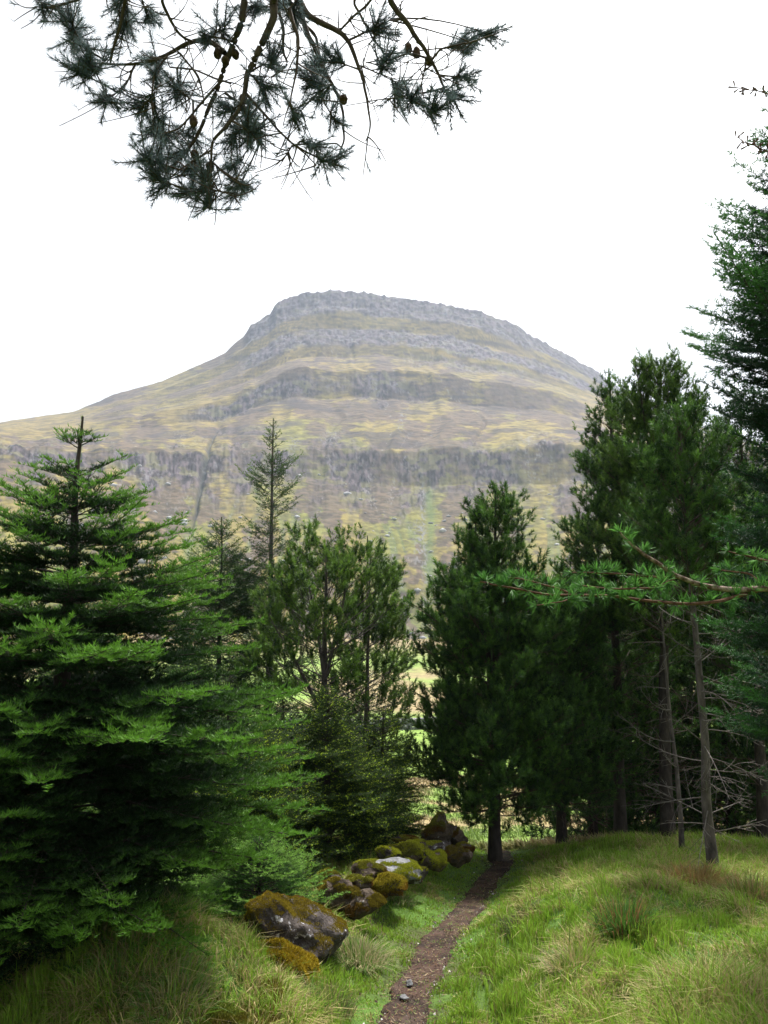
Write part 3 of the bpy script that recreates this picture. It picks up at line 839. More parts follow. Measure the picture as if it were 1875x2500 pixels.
def children(c, rng, spacing, t0, ratio, pw, lmin, lmax, ang, ang_j, planar, lift, curl, rr=.5, t1=1.0, droop_j=.1):
    L = c.length()
    n = np.maximum((L * (t1 - t0) / spacing).astype(int), 1)
    i = np.repeat(np.arange(len(L)), n)
    k = np.arange(len(i)) - np.repeat(np.cumsum(n) - n, n)
    t = t0 + (t1 - t0) * (k + rng.random(len(i))) / n[i]
    P = c.at(i, t); T = c.tan(i, t)
    ln = np.clip(L[i] * ratio * (1 - t) ** pw, lmin, lmax) * (.7 + .5 * rng.random(len(i)))
    side = nrm(np.cross(T, UP) + 1e-6)
    nup = np.cross(side, T)
    if planar:
        s = np.where(k % 2 == 0, 1, -1)
        roll = s * (math.pi / 2) + rng.normal(0, droop_j * 2.5, len(i))
    else:
        roll = rng.random(len(i)) * 2 * math.pi
    perp = side * np.sin(roll)[:, None] + nup * np.cos(roll)[:, None]
    a = ang + rng.normal(0, ang_j, len(i))
    D = nrm(T * np.cos(a)[:, None] + perp * np.sin(a)[:, None] + UP * lift)
    r0 = (c.r0[i] + (c.r1 - c.r0)[i] * t) * rr
    B = D * ln[:, None]
    C = UP * (curl * ln)[:, None]
    return Curves(P, B, C, r0, r0 * .4)

def needles(c, rng, per_m, length, width, ang, t0=0.0, tint_fn=None, upbias=0.0, flat=0.0, lj=.25, fwd_j=.15):
    L = c.length()
    n = np.maximum((L * (1 - t0) * per_m * (0.8 + .4 * rng.random(len(L)))).astype(int), 2)
    i = np.repeat(np.arange(len(L)), n)
    t = t0 + (1 - t0) * rng.random(len(i))
    P = c.at(i, t); T = c.tan(i, t)
    side = nrm(np.cross(T, UP) + 1e-6); nup = np.cross(side, T)
    roll = rng.random(len(i)) * 2 * math.pi
    sx = np.sin(roll); cx = np.cos(roll) * (1 - flat) + upbias
    perp = nrm(side * sx[:, None] + nup * cx[:, None])
    a = ang * (1 - .45 * ss(.75, 1, t)) + rng.normal(0, fwd_j, len(i))
    D = T * np.cos(a)[:, None] + perp * np.sin(a)[:, None]
    ln = length * (1 + lj * (rng.random(len(i)) * 2 - 1)) * (1 - .3 * ss(.85, 1, t))
    wv = nrm(np.cross(D, rng.normal(size=(len(i), 3)))) * (width * .5)
    V = np.stack([P - wv, P + wv, P + D * ln[:, None]], 1).reshape(-1, 3)
    tint = tint_fn(i, t) if tint_fn else rng.random(len(i)) * .5
    rnd = (h2(i, i * 0, 7) * .6 + .4 * rng.random(len(i)))
    return V, np.repeat(tint, 3), np.repeat(rnd, 3)

def build_needles(parts, mat, root, name="foliage", label=None):
    V = np.concatenate([p[0] for p in parts]); t = np.concatenate([p[1] for p in parts]); r = np.concatenate([p[2] for p in parts])
    Ft = np.arange(len(V)).reshape(-1, 3)
    o = mesh_np(name, V - np.array(root.location), [Ft], mat, {"tint": t, "rnd": r})
    o.parent = root
    if label: o["label"] = label
    return o

def build_tubes(c, mat, root, name, K=6, S=5, jitter=0, smooth=True, seed=0):
    V, Fq = tubes(c, K, S, jitter, seed)
    o = mesh_np(name, V - np.array(root.location), [Fq], mat, smooth=smooth)
    o.parent = root
    return o

def trunk_poly(pts, radii, mat, root, name="trunk", S=12, seed=0, wob=.012, flare=1.25):
    """smooth bent trunk through points with a root flare"""
    pts = np.array(pts, float); K = max(26, int(len(pts) * 6))
    s = np.linspace(0, len(pts) - 1, K)
    P = np.stack([np.interp(s, np.arange(len(pts)), pts[:, k]) for k in range(3)], -1)
    for _ in range(3):
        P[1:-1] = (P[:-2] + 2 * P[1:-1] + P[2:]) / 4
    r = np.interp(s, np.arange(len(pts)), radii)
    hgt = np.linspace(0, 1, K)
    r = r * (1 + (flare - 1) * np.exp(-hgt * 14)) if flare != 1 else r
    rng = np.random.default_rng(seed)
    P[:, :2] += (np.stack([vn(s * 2.3, s * 0 + seed, 400), vn(s * 2.3, s * 0 + seed, 401)], -1) - .5) * wob * 2
    T = nrm(np.gradient(P, axis=0))
    ref = np.where(np.abs(T[:, 2:3]) > .9, np.array([1.0, 0, 0]), UP)
    U = nrm(np.cross(T, ref)); W = np.cross(T, U)
    a = np.arange(S) / S * 2 * math.pi
    rad = r[:, None] * (1 + .10 * (vn(np.arange(S)[None] * 1.7, s[:, None] * 4, 402 + seed) - .5))
    V = P[:, None] + rad[..., None] * (np.cos(a)[None, :, None] * U[:, None] + np.sin(a)[None, :, None] * W[:, None])
    k = (np.arange(K - 1) * S)[:, None]; j = np.arange(S)[None]; j2 = (j + 1) % S
    Fq = np.stack([k + j, k + j2, k + S + j2, k + S + j], -1).reshape(-1, 4)
    o = mesh_np(name, V.reshape(-1, 3) - np.array(root.location), [Fq], mat, smooth=True)
    o.parent = root
    return o

def level1(rng, base, top, hs, prof, per, elev0, elev1, curl, sag_r=.006, asym=None, az_range=None, lj=.22, hj=.04, dead=None, asy=.35, epow=1.0):
    """first-order branches on the trunk; prof(hfrac) -> length; elevation goes from elev0 (low) to elev1 (top)"""
    A, B, C, R0, F_ = [], [], [], [], []
    H = top - base
    for h in hs:
        a0 = rng.random() * 6.283
        pp = per(h) if callable(per) else per
        for k in range(pp):
            a = a0 + k * 2 * math.pi / pp + rng.normal(0, .22)
            if az_range and not (az_range[0] <= (a % 6.283) <= az_range[1]): continue
            hh = min(max(h + rng.normal(0, hj), .01), .985)
            l = prof(hh) * (1 - lj / 2 + lj * (rng.random() - .3)) * (1 + asy * (float(vn(a * 1.3, hh * 7, 500 + int(base[0] * 10) % 97)) - .5))
            if asym: l *= asym(a, hh)
            if l < .03: continue
            e = elev0 + (elev1 - elev0) * hh ** epow + rng.normal(0, .07)
            d = np.array([math.cos(a) * math.cos(e), math.sin(a) * math.cos(e), math.sin(e)])
            A.append(base + H * hh); B.append(d * l)
            cu = curl(hh) if callable(curl) else curl
            C.append(UP * cu * l + rng.normal(0, .04, 3) * l)
            R0.append(max(.004, sag_r * l ** .8)); F_.append(hh)
    A = np.array(A); B = np.array(B); C = np.array(C); R0 = np.array(R0)
    return Curves(A, B, C, R0, R0 * .3), np.array(F_)

def prof_from(pts):
    xs = [p[0] for p in pts]; ys = [p[1] for p in pts]
    return lambda h: float(np.interp(h, xs, ys))

def place(u, d, vtop, utop=None):
    """base on the ground under column u at distance d; top at row vtop"""
    x = (u - 937.5) / F * d / (math.cos(PITCH) + .25 * math.sin(PITCH))
    base = np.array([x, d, float(G(x, d)) - .03])
    if utop is None:
        top = pix(u, vtop, d); top[0] = x
    else:
        top = pix(utop, vtop, d)
    return base, top

def z_prof(base, top, lst):
    """list of (photo row, radius) at the trunk's distance -> profile over height fraction"""
    out = []
    for v, r in lst:
        z = CZ + slope(v) * base[1]
        out.append(((z - base[2]) / (top[2] - base[2]), r))
    out.sort()
    return prof_from(out)

# ---- flat layered firs and spruces
def fir_tree(name, label, cat, base, top, prof, mat, seed, whorls=16, per=8, h0=.06, elev=(-.10, .75), curl=.10,
             sp2=.045, ratio2=.42, l2max=.55, sp3=.045, ratio3=.42, l3=(.03, .16), nl=.024, nw=.0032, npm=230, tint_gain=1.0,
             rt=.09, group=None, leader=.25, bark=None, extra_top=None, upb=.45, whorl_pow=.9, lift3=.02, asym=None, tip_pow=1.0, hj=.012, lj=.22, droop=0.0, dens=.42, dj=.10, asy=.35, tips=False, epow=1.0, hs=None):
    rng = np.random.default_rng(seed)
    sp2 *= dens; sp3 *= dens; nw *= 1.3
    root = empty(name, base, label, cat, group)
    bark = bark or M_BARK_D
    trunk_poly([base, base + (top - base) * .33, base + (top - base) * .66, top], [rt, rt * .7, rt * .4, .006], bark, root, seed=seed)
    if hs is None:
        hs = (h0 + (1 - h0) * (np.linspace(0, 1, whorls) ** whorl_pow))[:-1]
    c1, f1 = level1(rng, base, top, hs, prof, per, elev[0], elev[1], curl, asym=asym, hj=hj, lj=lj, asy=asy, epow=epow)
    if droop: c1.C[:, 2] -= droop * c1.length() * (1 - f1)
    c2 = children(c1, rng, sp2, .18, ratio2, .75, .05, l2max, .95, .12, True, .02, .03, droop_j=dj)
    c3 = children(c2, rng, sp3, .15, ratio3, .7, l3[0], l3[1], .85, .15, True, lift3, .04, droop_j=.12)
    lead = Curves(np.array([base + (top - base) * .86]), np.array([(top - base) * .14]), np.zeros((1, 3)), .008, .004)
    build_tubes(cat_curves([c1, c2]), bark, root, "branches", 5, 4)
    # fresh growth is at the outer ends of the sprays
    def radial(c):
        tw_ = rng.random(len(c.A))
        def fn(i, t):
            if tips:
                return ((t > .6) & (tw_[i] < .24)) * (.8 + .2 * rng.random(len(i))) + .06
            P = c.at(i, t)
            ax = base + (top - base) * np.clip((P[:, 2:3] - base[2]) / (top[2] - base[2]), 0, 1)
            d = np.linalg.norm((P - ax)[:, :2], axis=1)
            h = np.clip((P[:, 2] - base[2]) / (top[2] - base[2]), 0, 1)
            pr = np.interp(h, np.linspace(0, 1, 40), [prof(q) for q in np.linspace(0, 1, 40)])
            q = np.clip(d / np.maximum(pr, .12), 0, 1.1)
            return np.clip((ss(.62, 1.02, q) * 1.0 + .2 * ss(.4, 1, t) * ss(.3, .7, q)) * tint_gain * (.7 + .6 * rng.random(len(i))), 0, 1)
        return fn
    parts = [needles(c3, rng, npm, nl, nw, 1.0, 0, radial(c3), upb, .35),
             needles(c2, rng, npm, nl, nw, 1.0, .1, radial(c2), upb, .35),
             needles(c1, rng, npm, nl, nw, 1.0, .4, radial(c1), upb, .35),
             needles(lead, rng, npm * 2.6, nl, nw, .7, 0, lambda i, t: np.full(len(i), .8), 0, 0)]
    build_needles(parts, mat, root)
    return root

# ---- pines: limbs with upturned bottle-brush shoots
def pine_tree(name, label, cat, base, top, prof, mat, seed, whorls=18, per=5, h0=.15, elev=(.05, .9), curl=.25,
              t2=.3, sp2=.10, ratio2=.42, l2max=.6, sp3=.05, l3=(.05, .13), t3=.25, nl=.045, nw=.0045, npm=330, tint=.45, rt=.08,
              bark=None, twig=None, group=None, asym=None, dead_h=None, dead_n=0, extra_trunk=None, lift2=.15, curl3=.35, lj=.35, thin=None, candles=0, bend=None, rd=1.0, dens=.6):
    rng = np.random.default_rng(seed)
    sp2 *= dens; sp3 *= dens * 1.45; nw *= 1.55; rt *= .85; nl *= 1.18; l3 = (l3[0] * 1.5, l3[1] * 1.3); npm *= 1.15
    root = empty(name, base, label, cat, group)
    bark = bark or M_BARK_D; twig = twig or M_TWIG
    mid1 = base + (top - base) * .33; mid2 = base + (top - base) * .66
    if bend is not None:
        mid1 = mid1 + np.array(bend); mid2 = mid2 + np.array(bend) * .6
    trunk_poly([base, mid1, mid2, top], [rt, rt * .72, rt * .42, .008], bark, root, seed=seed, wob=.02)
    hs = np.linspace(h0, .97, whorls)
    c1, f1 = level1(rng, base, top, hs, prof, per, elev[0], elev[1], curl, asym=asym, hj=.02, lj=lj, sag_r=.009)
    cs = [c1]
    if extra_trunk is not None:
        for (b2, t2_, pr2, r2) in extra_trunk:
            b2 = np.array(b2); t2_ = np.array(t2_)
            trunk_poly([b2, (b2 + t2_) / 2 + np.array([.02, 0, 0]), t2_], [r2, r2 * .6, .006], bark, root, "stem", seed=seed + 5, flare=1)
            cc, _ = level1(rng, b2, t2_, np.linspace(.15, .97, max(5, whorls // 3)), pr2, per, .3, 1.0, curl, lj=lj, sag_r=.008)
            cs.append(cc)
    c1 = cat_curves(cs)
    c2 = children(c1, rng, sp2, t2, ratio2, .6, .07, l2max, .75, .2, False, lift2, .22)
    if thin is not None:
        k = rng.random(len(c2.A)) < thin
        c2 = Curves(c2.A[k], c2.B[k], c2.C[k], c2.r0[k], c2.r1[k])
    c3 = children(c2, rng, sp3, t3, .45, .4, l3[0], l3[1], .7, .2, False, .25, curl3)
    build_tubes(cat_curves([c1, c2]), twig, root, "branches", 6, 4, jitter=.004, seed=seed)
    rn = rng.random(len(c3.A))
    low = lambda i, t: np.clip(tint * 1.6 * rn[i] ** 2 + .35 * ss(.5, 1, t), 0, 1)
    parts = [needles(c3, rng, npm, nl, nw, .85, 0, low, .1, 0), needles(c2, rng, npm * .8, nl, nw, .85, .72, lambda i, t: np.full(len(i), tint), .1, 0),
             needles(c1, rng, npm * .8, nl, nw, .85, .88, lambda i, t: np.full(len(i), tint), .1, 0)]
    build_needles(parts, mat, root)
    # leader and candles
    n = 1 + candles
    A = []; B = []
    for k in range(n):
        A.append(base + (top - base) * (.93 if k == 0 else .88 + .08 * rng.random()))
        B.append((top - base) * .09 + (0 if k == 0 else 1) * np.array([rng.normal(0, .10), rng.normal(0, .1), 0]))
    ld = Curves(np.array(A), np.array(B), np.zeros((n, 3)), .008, .004)
    build_needles([needles(ld, rng, npm * 1.2, nl, nw, .6, 0, lambda i, t: np.full(len(i), .6), 0, 0)], mat, root, "leader_shoots" if candles else "leader_shoot")
    # dead snags below the live crown, each a part of its own
    for k in range(dead_n):
        hh = dead_h[0] + (dead_h[1] - dead_h[0]) * (k + rng.random()) / dead_n
        a = rng.random() * 6.283
        l = (.35 + .5 * rng.random()) * rd
        e = rng.normal(.15, .3)
        d = np.array([math.cos(a) * math.cos(e), math.sin(a) * math.cos(e), math.sin(e)])
        cA = Curves(np.array([base + (top - base) * hh + (mid1 * 0)]), np.array([d * l]), np.array([[0, 0, rng.normal(.0, .3) * l]]), .0065, .0022)
        cB = children(cA, rng, .07, .2, .6, .5, .08, .32, .7, .25, False, .0, .0, rr=.55)
        cB.C = rng.normal(0, .28, cB.C.shape) * cB.length()[:, None]
        cC = children(cB, rng, .09, .25, .5, .5, .04, .15, .7, .25, False, 0, .1, rr=.6)
        for q in (cB, cC):
            q.r0 = np.maximum(q.r0, .0022); q.r1 = np.maximum(q.r1, .0014)
        V1, F1 = tubes(cA, 7, 5); V2, F2 = tubes(cB, 7, 3); V3, F3 = tubes(cC, 4, 3)
        V = np.concatenate([V1, V2, V3]); Fq = np.concatenate([F1, F2 + len(V1), F3 + len(V1) + len(V2)])
        o = mesh_np("dead_branch", V - np.array(root.location), [Fq], M_DEAD if bark is M_BARK else M_TWIG, smooth=True)
        o.parent = root
    return root

# left: the big fir
b, t = place(100, 4.8, 1015, 195)
b[0] = -1.93; b[2] = float(G(b[0], b[1])) - .03
t = pix(200, 1018, 4.8)
pr = z_prof(b, t, [(1018, .02), (1085, .13), (1120, .22), (1178, .33), (1238, .44), (1285, .58), (1320, .68), (1350, .74), (1450, .95), (1560, 1.15), (1650, 1.32), (1800, 1.48), (1900, 1.55), (2050, 1.40), (2200, 1.05), (2330, .6)])
fz = lambda v: (CZ + slope(v) * 4.8 - b[2]) / (t[2] - b[2])
fir_tree("fir_tree", "big layered fir with bright green tips filling the left of the view", "fir tree", b, t, pr, M_FIR, 3,
         hs=np.array([fz(1092), fz(1178), fz(1238)] + list(np.linspace(fz(1262), .05, 15))), per=lambda h: 6 if h > fz(1120) else (8 if h > fz(1200) else (10 if h > fz(1270) else 16)), h0=.06,
         elev=(-.16, .50), epow=2.5, curl=.09, nl=.030, nw=.0042, npm=230, sp2=.06, sp3=.055, ratio2=.30, l3=(.05, .12), rt=.085, whorl_pow=.99, hj=.007, lj=.16, lift3=.06, tint_gain=1.1, dj=.10, upb=.8, asy=.16)

# dark conifers standing behind the fir
G_L = "dark spruces in the shade behind the big fir"
for k, (u_, d_, v_, R_, lab) in enumerate([
        (330, 8.2, 1560, 1.15, "shaded spruce seen through the right side of the big fir"),
        (40, 7.6, 1500, 1.2, "shaded spruce behind the fir at the left edge"),
        (560, 8.8, 1640, 1.0, "shaded spruce just right of the big fir's outline")]):
    b, t = place(u_, d_, v_)
    pr = prof_from([(0, R_), (.3, R_ * .9), (.7, R_ * .45), (1, .05)])
    fir_tree("spruce_tree", lab, "spruce tree", b, t, pr, M_SPR, 20 + k, whorls=16, per=11, dens=.4, h0=.04, elev=(-.15, .5), curl=.05, sp2=.08, sp3=.07, ratio2=.5, nl=.02, nw=.006, npm=110, rt=.07, group=G_L)

for k, (u_, d_, v_, R_, lab) in enumerate([
        (130, 6.7, 1960, .9, "small dark spruce low behind the big fir's stem"),
        (340, 6.9, 1900, 1.0, "small dark spruce left of the young blue-green one"),
        (-90, 6.4, 1900, 1.0, "dark spruce cut off by the left edge"),
        (690, 10.6, 1700, 1.15, "dark spruce low behind the yellow-tipped ones, left half"),
        (850, 11.5, 1680, 1.1, "dark spruce low behind the rounded pine's stem"),
        (440, 10.5, 1560, 1.3, "dark spruce between the big fir and the small pointed one"),
        (190, 11.0, 1400, 1.4, "dark spruce glimpsed through the middle of the big fir")]):
    b, t = place(u_, d_, v_)
    pr = prof_from([(0, R_), (.3, R_ * .9), (.7, R_ * .5), (1, .05)])
    fir_tree("spruce_tree", lab, "spruce tree", b, t, pr, M_SPR, 25 + k, whorls=15, per=11, h0=.04, elev=(-.15, .5), curl=.05, sp2=.08, sp3=.07, ratio2=.5, nl=.022, nw=.008, npm=100, rt=.06, group=G_L, dens=.40)

# tall sparse spruce and the small one beside it
b, t = place(655, 12.5, 1022, 668)
pr = z_prof(b, t, [(1022, .03), (1080, .22), (1150, .46), (1230, .68), (1290, .38), (1330, .65), (1400, .85), (1500, 1.0), (1700, 1.1), (2000, 1.1)])
fir_tree("spruce_tree", "tall sparse spruce with a bare upper stem, tallest in the middle left", "spruce tree", b, t, pr, M_SPR_L, 31, whorls=30, per=8, dens=.33, h0=.2, elev=(-.1, .7), curl=.1,
         sp2=.12, ratio2=.38, sp3=.09, ratio3=.4, l3=(.05, .14), nl=.024, nw=.006, npm=130, rt=.085, bark=M_BARK, tint_gain=.6, lj=.6, hj=.02)
b, t = place(530, 12.0, 1262)
pr = z_prof(b, t, [(1262, .03), (1320, .36), (1400, .75), (1500, 1.0), (1700, 1.1), (1900, 1.1)])
fir_tree("spruce_tree", "pointed small spruce left of the tall sparse one", "spruce tree", b, t, pr, M_SPR_L, 32, whorls=22, per=9, dens=.33, h0=.15, elev=(-.1, .6), curl=.15,
         sp2=.09, ratio2=.42, sp3=.08, l3=(.05, .14), nl=.022, nw=.006, npm=130, rt=.07, tint_gain=.45, hj=.02, lj=.4)
b, t = place(897, 13.0, 1308)
pr = z_prof(b, t, [(1308, .01), (1345, .05), (1360, .10), (1420, .02), (1500, .3), (1700, .7), (2000, .8)])
fir_tree("spruce_tree", "spruce showing only its thin leader above the right half of the rounded pine", "spruce tree", b, t, pr, M_SPR, 33, whorls=16, per=9, dens=.33, h0=.1, sp2=.12, sp3=.1, nl=.022, nw=.006, npm=110, rt=.05, tint_gain=.4)

# rounded pine with the visible grey stem
b, t = place(788, 10.0, 1300, 800)
pr = z_prof(b, t, [(1340, .30), (1400, .62), (1460, .85), (1520, 1.1), (1600, 1.2), (1700, 1.15), (1760, .6)])
e0 = b + (t - b) * .40; e1 = pix(655, 1500, 9.7); e2 = pix(735, 1350, 10.3); e3 = pix(858, 1350, 9.9)
t = pix(800, 1335, 10.0)
pine_tree("pine_tree", "rounded open pine with a grey stem and bare inner limbs in the middle left", "pine tree", b, t, pr, M_PINE_B, 41, whorls=13, per=6, h0=.42, elev=(-.1, .7), curl=.22,
          t2=.62, sp2=.06, ratio2=.45, l2max=.34, sp3=.045, nl=.04, nw=.0055, npm=290, tint=.7, rt=.085, bark=M_BARK, twig=M_BARK, dead_h=(.22, .5), dead_n=12, rd=1.1, dens=.52, thin=.68,
          extra_trunk=[(e0, e1, prof_from([(0, .5), (.6, .65), (1, .3)]), .03), (e0 + [0, 0, .5], e2, prof_from([(0, .4), (.6, .6), (1, .35)]), .025), (e0 + [0, 0, .4], e3, prof_from([(0, .4), (.6, .6), (1, .3)]), .025)])
b, t = place(880, 10.8, 1352, 905)
pr = z_prof(b, t, [(1352, .15), (1400, .34), (1480, .45), (1560, .6), (1650, .75), (1750, .9), (1820, .8)])
pine_tree("pine_tree", "slimmer pine overlapping the right of the rounded one", "pine tree", b, t, pr, M_PINE_B, 42, whorls=14, per=5, h0=.3, elev=(-.1, .8), curl=.3,
          t2=.35, sp2=.09, ratio2=.45, sp3=.055, nl=.04, nw=.0055, npm=280, tint=.5, rt=.05, bark=M_BARK, twig=M_DEAD, dead_h=(.2, .4), dead_n=5)

# spruces with yellow-green tips under it
b, t = place(800, 8.4, 1670)
pr = z_prof(b, t, [(1670, .03), (1760, .30), (1830, .5), (1900, .70), (2000, .9), (2100, .9)])
fir_tree("spruce_tree", "broad low spruce dotted with yellow-green tips under the rounded pine", "spruce tree", b, t, pr, M_SPR_TIP, 51, whorls=18, per=13, dens=.36, tips=True, h0=.08, elev=(-.05, .5), curl=.1,
         sp2=.055, sp3=.055, ratio2=.45, nl=.017, nw=.0045, npm=170, rt=.05, tint_gain=.55, hj=.02, lj=.4)
b, t = place(935, 9.3, 1730)
pr = z_prof(b, t, [(1730, .05), (1800, .35), (1900, .6), (2000, .62), (2080, .5)])
fir_tree("spruce_tree", "fine-needled dark spruce beside the gap to the pasture", "spruce tree", b, t, pr, M_SPR_TIP, 52, whorls=18, per=11, dens=.36, tips=True, h0=.08, elev=(-.15, .4), curl=.0,
         sp2=.06, sp3=.055, ratio2=.45, nl=.017, nw=.005, npm=170, rt=.045, tint_gain=.3, hj=.02, lj=.5)
b, t = place(600, 7.4, 1790)
pr = z_prof(b, t, [(1790, .1), (1850, .5), (1950, .75), (2100, .8)])
fir_tree("spruce_tree", "yellow-tipped spruce in the shade between the fir and the young spruce", "spruce tree", b, t, pr, M_SPR_TIP, 53, whorls=15, per=12, dens=.36, tips=True, h0=.08, elev=(-.05, .5), curl=.05,
         sp2=.06, sp3=.055, ratio2=.45, nl=.017, nw=.0045, npm=150, rt=.05, tint_gain=.45, hj=.02, lj=.4)
# young spruce by the boulder
b, t = place(640, 5.9, 2055)
pr = z_prof(b, t, [(2045, .03), (2090, .18), (2140, .42), (2200, .60), (2260, .62), (2330, .4)])
fir_tree("young_spruce", "young blue-green spruce behind the largest boulder", "spruce tree", b, t, pr, M_YOUNG, 54, whorls=13, per=9, dens=.45, h0=.08, elev=(.05, .75), curl=.08,
         sp2=.05, sp3=.05, ratio2=.42, l3=(.03, .10), nl=.014, nw=.003, npm=330, rt=.016, tint_gain=1.1, hj=.015, lj=.4)

# middle pine
b, t = place(1203, 9.6, 1205, 1212)
pr = z_prof(b, t, [(1205, .08), (1260, .32), (1330, .52), (1370, .52), (1420, .56), (1500, .82), (1560, 1.1), (1650, 1.1), (1750, 1.1), (1850, 1.25), (1920, 1.25), (1965, 1.0), (2000, .4)])
e0 = base_ = b + (t - b) * .45
e1 = pix(1160, 1275, 9.6)
pine_tree("pine_tree", "dark double-topped pine standing at the end of the track", "pine tree", b, t, pr, M_PINE, 61, whorls=25, per=7, h0=.12, elev=(-.15, .75), curl=.2,
          t2=.25, sp2=.085, ratio2=.45, l2max=.45, sp3=.048, nl=.045, nw=.0055, npm=330, tint=.5, rt=.088,
          extra_trunk=[(e0 + np.array([-.05, 0, 0]), e1, prof_from([(0, .35), (.5, .3), (1, .06)]), .035)])

# right-hand group
G_R = "pines of the dense stand on the right"
b, t = place(1365, 10.6, 1440)
pr = z_prof(b, t, [(1440, .1), (1500, .45), (1600, .8), (1700, .95), (1850, 1.05), (1980, .9), (2030, .5)])
pine_tree("pine_tree", "lower pine between the middle pine and the tall stand", "pine tree", b, t, pr, M_PINE, 62, whorls=19, per=7, h0=.18, elev=(-.15, .8), curl=.2,
          t2=.25, sp2=.09, sp3=.052, nl=.045, nw=.006, npm=280, tint=.4, rt=.08, dead_h=(.08, .3), dead_n=8)
b, t = place(1505, 11.2, 925, 1487)
pr = z_prof(b, t, [(925, .05), (970, .22), (1040, .42), (1100, .52), (1200, .76), (1300, .85), (1400, .95), (1500, 1.0), (1700, 1.1), (1850, 1.0), (1950, .5)])
pine_tree("pine_tree", "tall slender pine whose narrow top stands left of the broad one", "pine tree", b, t, pr, M_PINE, 63, whorls=28, per=7, h0=.2, elev=(-.05, .85), curl=.22,
          t2=.25, sp2=.10, sp3=.055, nl=.045, nw=.006, npm=280, tint=.45, rt=.10, dead_h=(.08, .4), dead_n=12, candles=2)
b, t = place(1615, 10.0, 905, 1612)
pr = z_prof(b, t, [(905, .16), (950, .42), (1000, .56), (1100, .78), (1200, .88), (1300, .95), (1450, 1.0), (1550, .8), (1600, .4)])
e0 = b + (t - b) * .62; e1 = pix(1553, 893, 9.8)
pine_tree("pine_tree", "broad tall pine with several candle-like leaders, highest of the stand", "pine tree", b, t, pr, M_PINE_B, 64, whorls=25, per=7, h0=.38, elev=(-.05, .9), curl=.22,
          t2=.25, sp2=.09, sp3=.052, nl=.045, nw=.0055, npm=300, tint=.5, rt=.095, dead_h=(.08, .42), dead_n=16, candles=4, bark=M_BARK_D,
          extra_trunk=[(e0, e1, prof_from([(0, .4), (.5, .25), (.9, .10), (1, .05)]), .03)])
b, t = place(1735, 7.4, 1010, 1655)
b = pix(1742, 2150, 7.4); b[2] = float(G(b[0], 7.4)) - .03
pr = z_prof(b, t, [(1010, .08), (1080, .28), (1160, .42), (1250, .60), (1350, .7), (1450, .7), (1500, .3)])
pine_tree("pine_tree", "bare-stemmed grey pine with curling dead twigs in front of the stand", "pine tree", b, t, pr, M_PINE, 65, whorls=16, per=7, h0=.56, elev=(-.05, .8), curl=.2,
          t2=.3, sp2=.085, sp3=.052, nl=.045, nw=.005, npm=300, tint=.45, rt=.056, dead_h=(.08, .60), dead_n=34, bark=M_BARK, twig=M_TWIG, rd=.95)
b, t = place(1655, 8.6, 1350, 1600)
pr = z_prof(b, t, [(1350, .05), (1420, .2), (1500, .3), (1560, .1)])
pine_tree("pine_tree", "thin whip-like grey stem left of the bare-stemmed pine", "pine tree", b, t, pr, M_PINE_B, 66, whorls=5, per=4, h0=.75, nl=.04, nw=.005, npm=250, rt=.032,
          dead_h=(.1, .75), dead_n=12, bark=M_BARK, rd=.7)
b, t = place(1850, 10.5, 960)
pr = z_prof(b, t, [(960, .05), (1050, .4), (1200, .8), (1400, 1.0), (1600, 1.1), (1750, .8), (1850, .3)])
pine_tree("pine_tree", "dark pine behind the right-edge spruce", "pine tree", b, t, pr, M_PINE, 67, whorls=24, per=7, h0=.25, elev=(-.05, .8), curl=.2,
          t2=.25, sp2=.11, sp3=.06, nl=.045, nw=.006, npm=260, tint=.4, rt=.09, dead_h=(.08, .4), dead_n=8)
for k, (u_, d_, v_, lab) in enumerate([(1440, 13.0, 1400, "dim pine deep in the stand, left of the others"), (1600, 13.5, 1250, "dim pine deep in the stand behind the thin stem"),
                                       (1770, 13.2, 1150, "dim pine deep in the stand behind the bare-stemmed one"), (1930, 12.0, 1200, "dim pine at the far right of the stand"), (1520, 15.5, 1450, "farthest dim pine of the stand, between two dark trunks"), (1690, 15.0, 1400, "dim pine in the back row right of the thin stem"), (1850, 15.5, 1350, "dim pine in the back row near the right edge")]):
    b, t = place(u_, d_, v_)
    pr = prof_from([(.05, 1.2), (.12, 1.5), (.5, 1.3), (.8, .75), (1, .1)])
    pine_tree("pine_tree", lab, "pine tree", b, t, pr, M_PINE, 70 + k, whorls=18, per=7, h0=.07, elev=(-.15, .7), curl=.15,
              t2=.2, sp2=.13, sp3=.07, nl=.045, nw=.009, npm=170, tint=.3, rt=.10, dead_h=(.03, .3), dead_n=6, group=G_R, rd=1.6)

# spruce at the right edge, close to the camera
b = np.array([2.72, 4.6, 0]); b[2] = float(G(b[0], b[1])) - .03
t = np.array([2.72, 4.6, 5.6])
def zz(v): return (CZ + slope(v) * 4.6 - b[2]) / (t[2] - b[2])
pr = prof_from(sorted([(1.0, .03), (zz(150), .12), (zz(260), .30), (zz(330), .42), (zz(450), .50), (zz(580), .68), (zz(740), .80), (zz(850), .96), (zz(960), .98), (zz(1080), .88), (zz(1250), .88), (zz(1500), .86), (zz(1650), .92), (zz(1830), .9), (zz(1950), .7), (zz(2100), .5)]))
fir_tree("sitka_spruce", "near spruce with stiff upswept shoots along the right edge", "spruce tree", b, t, pr, M_SITKA, 81, whorls=34, per=12, h0=.12, elev=(.0, .62), curl=.16, dens=.34,
         sp2=.085, ratio2=.36, l2max=.34, sp3=.07, ratio3=.4, l3=(.05, .13), nl=.028, nw=.0045, npm=260, rt=.09, tint_gain=.6, upb=.1, lift3=.25, lj=.4, hj=.015)

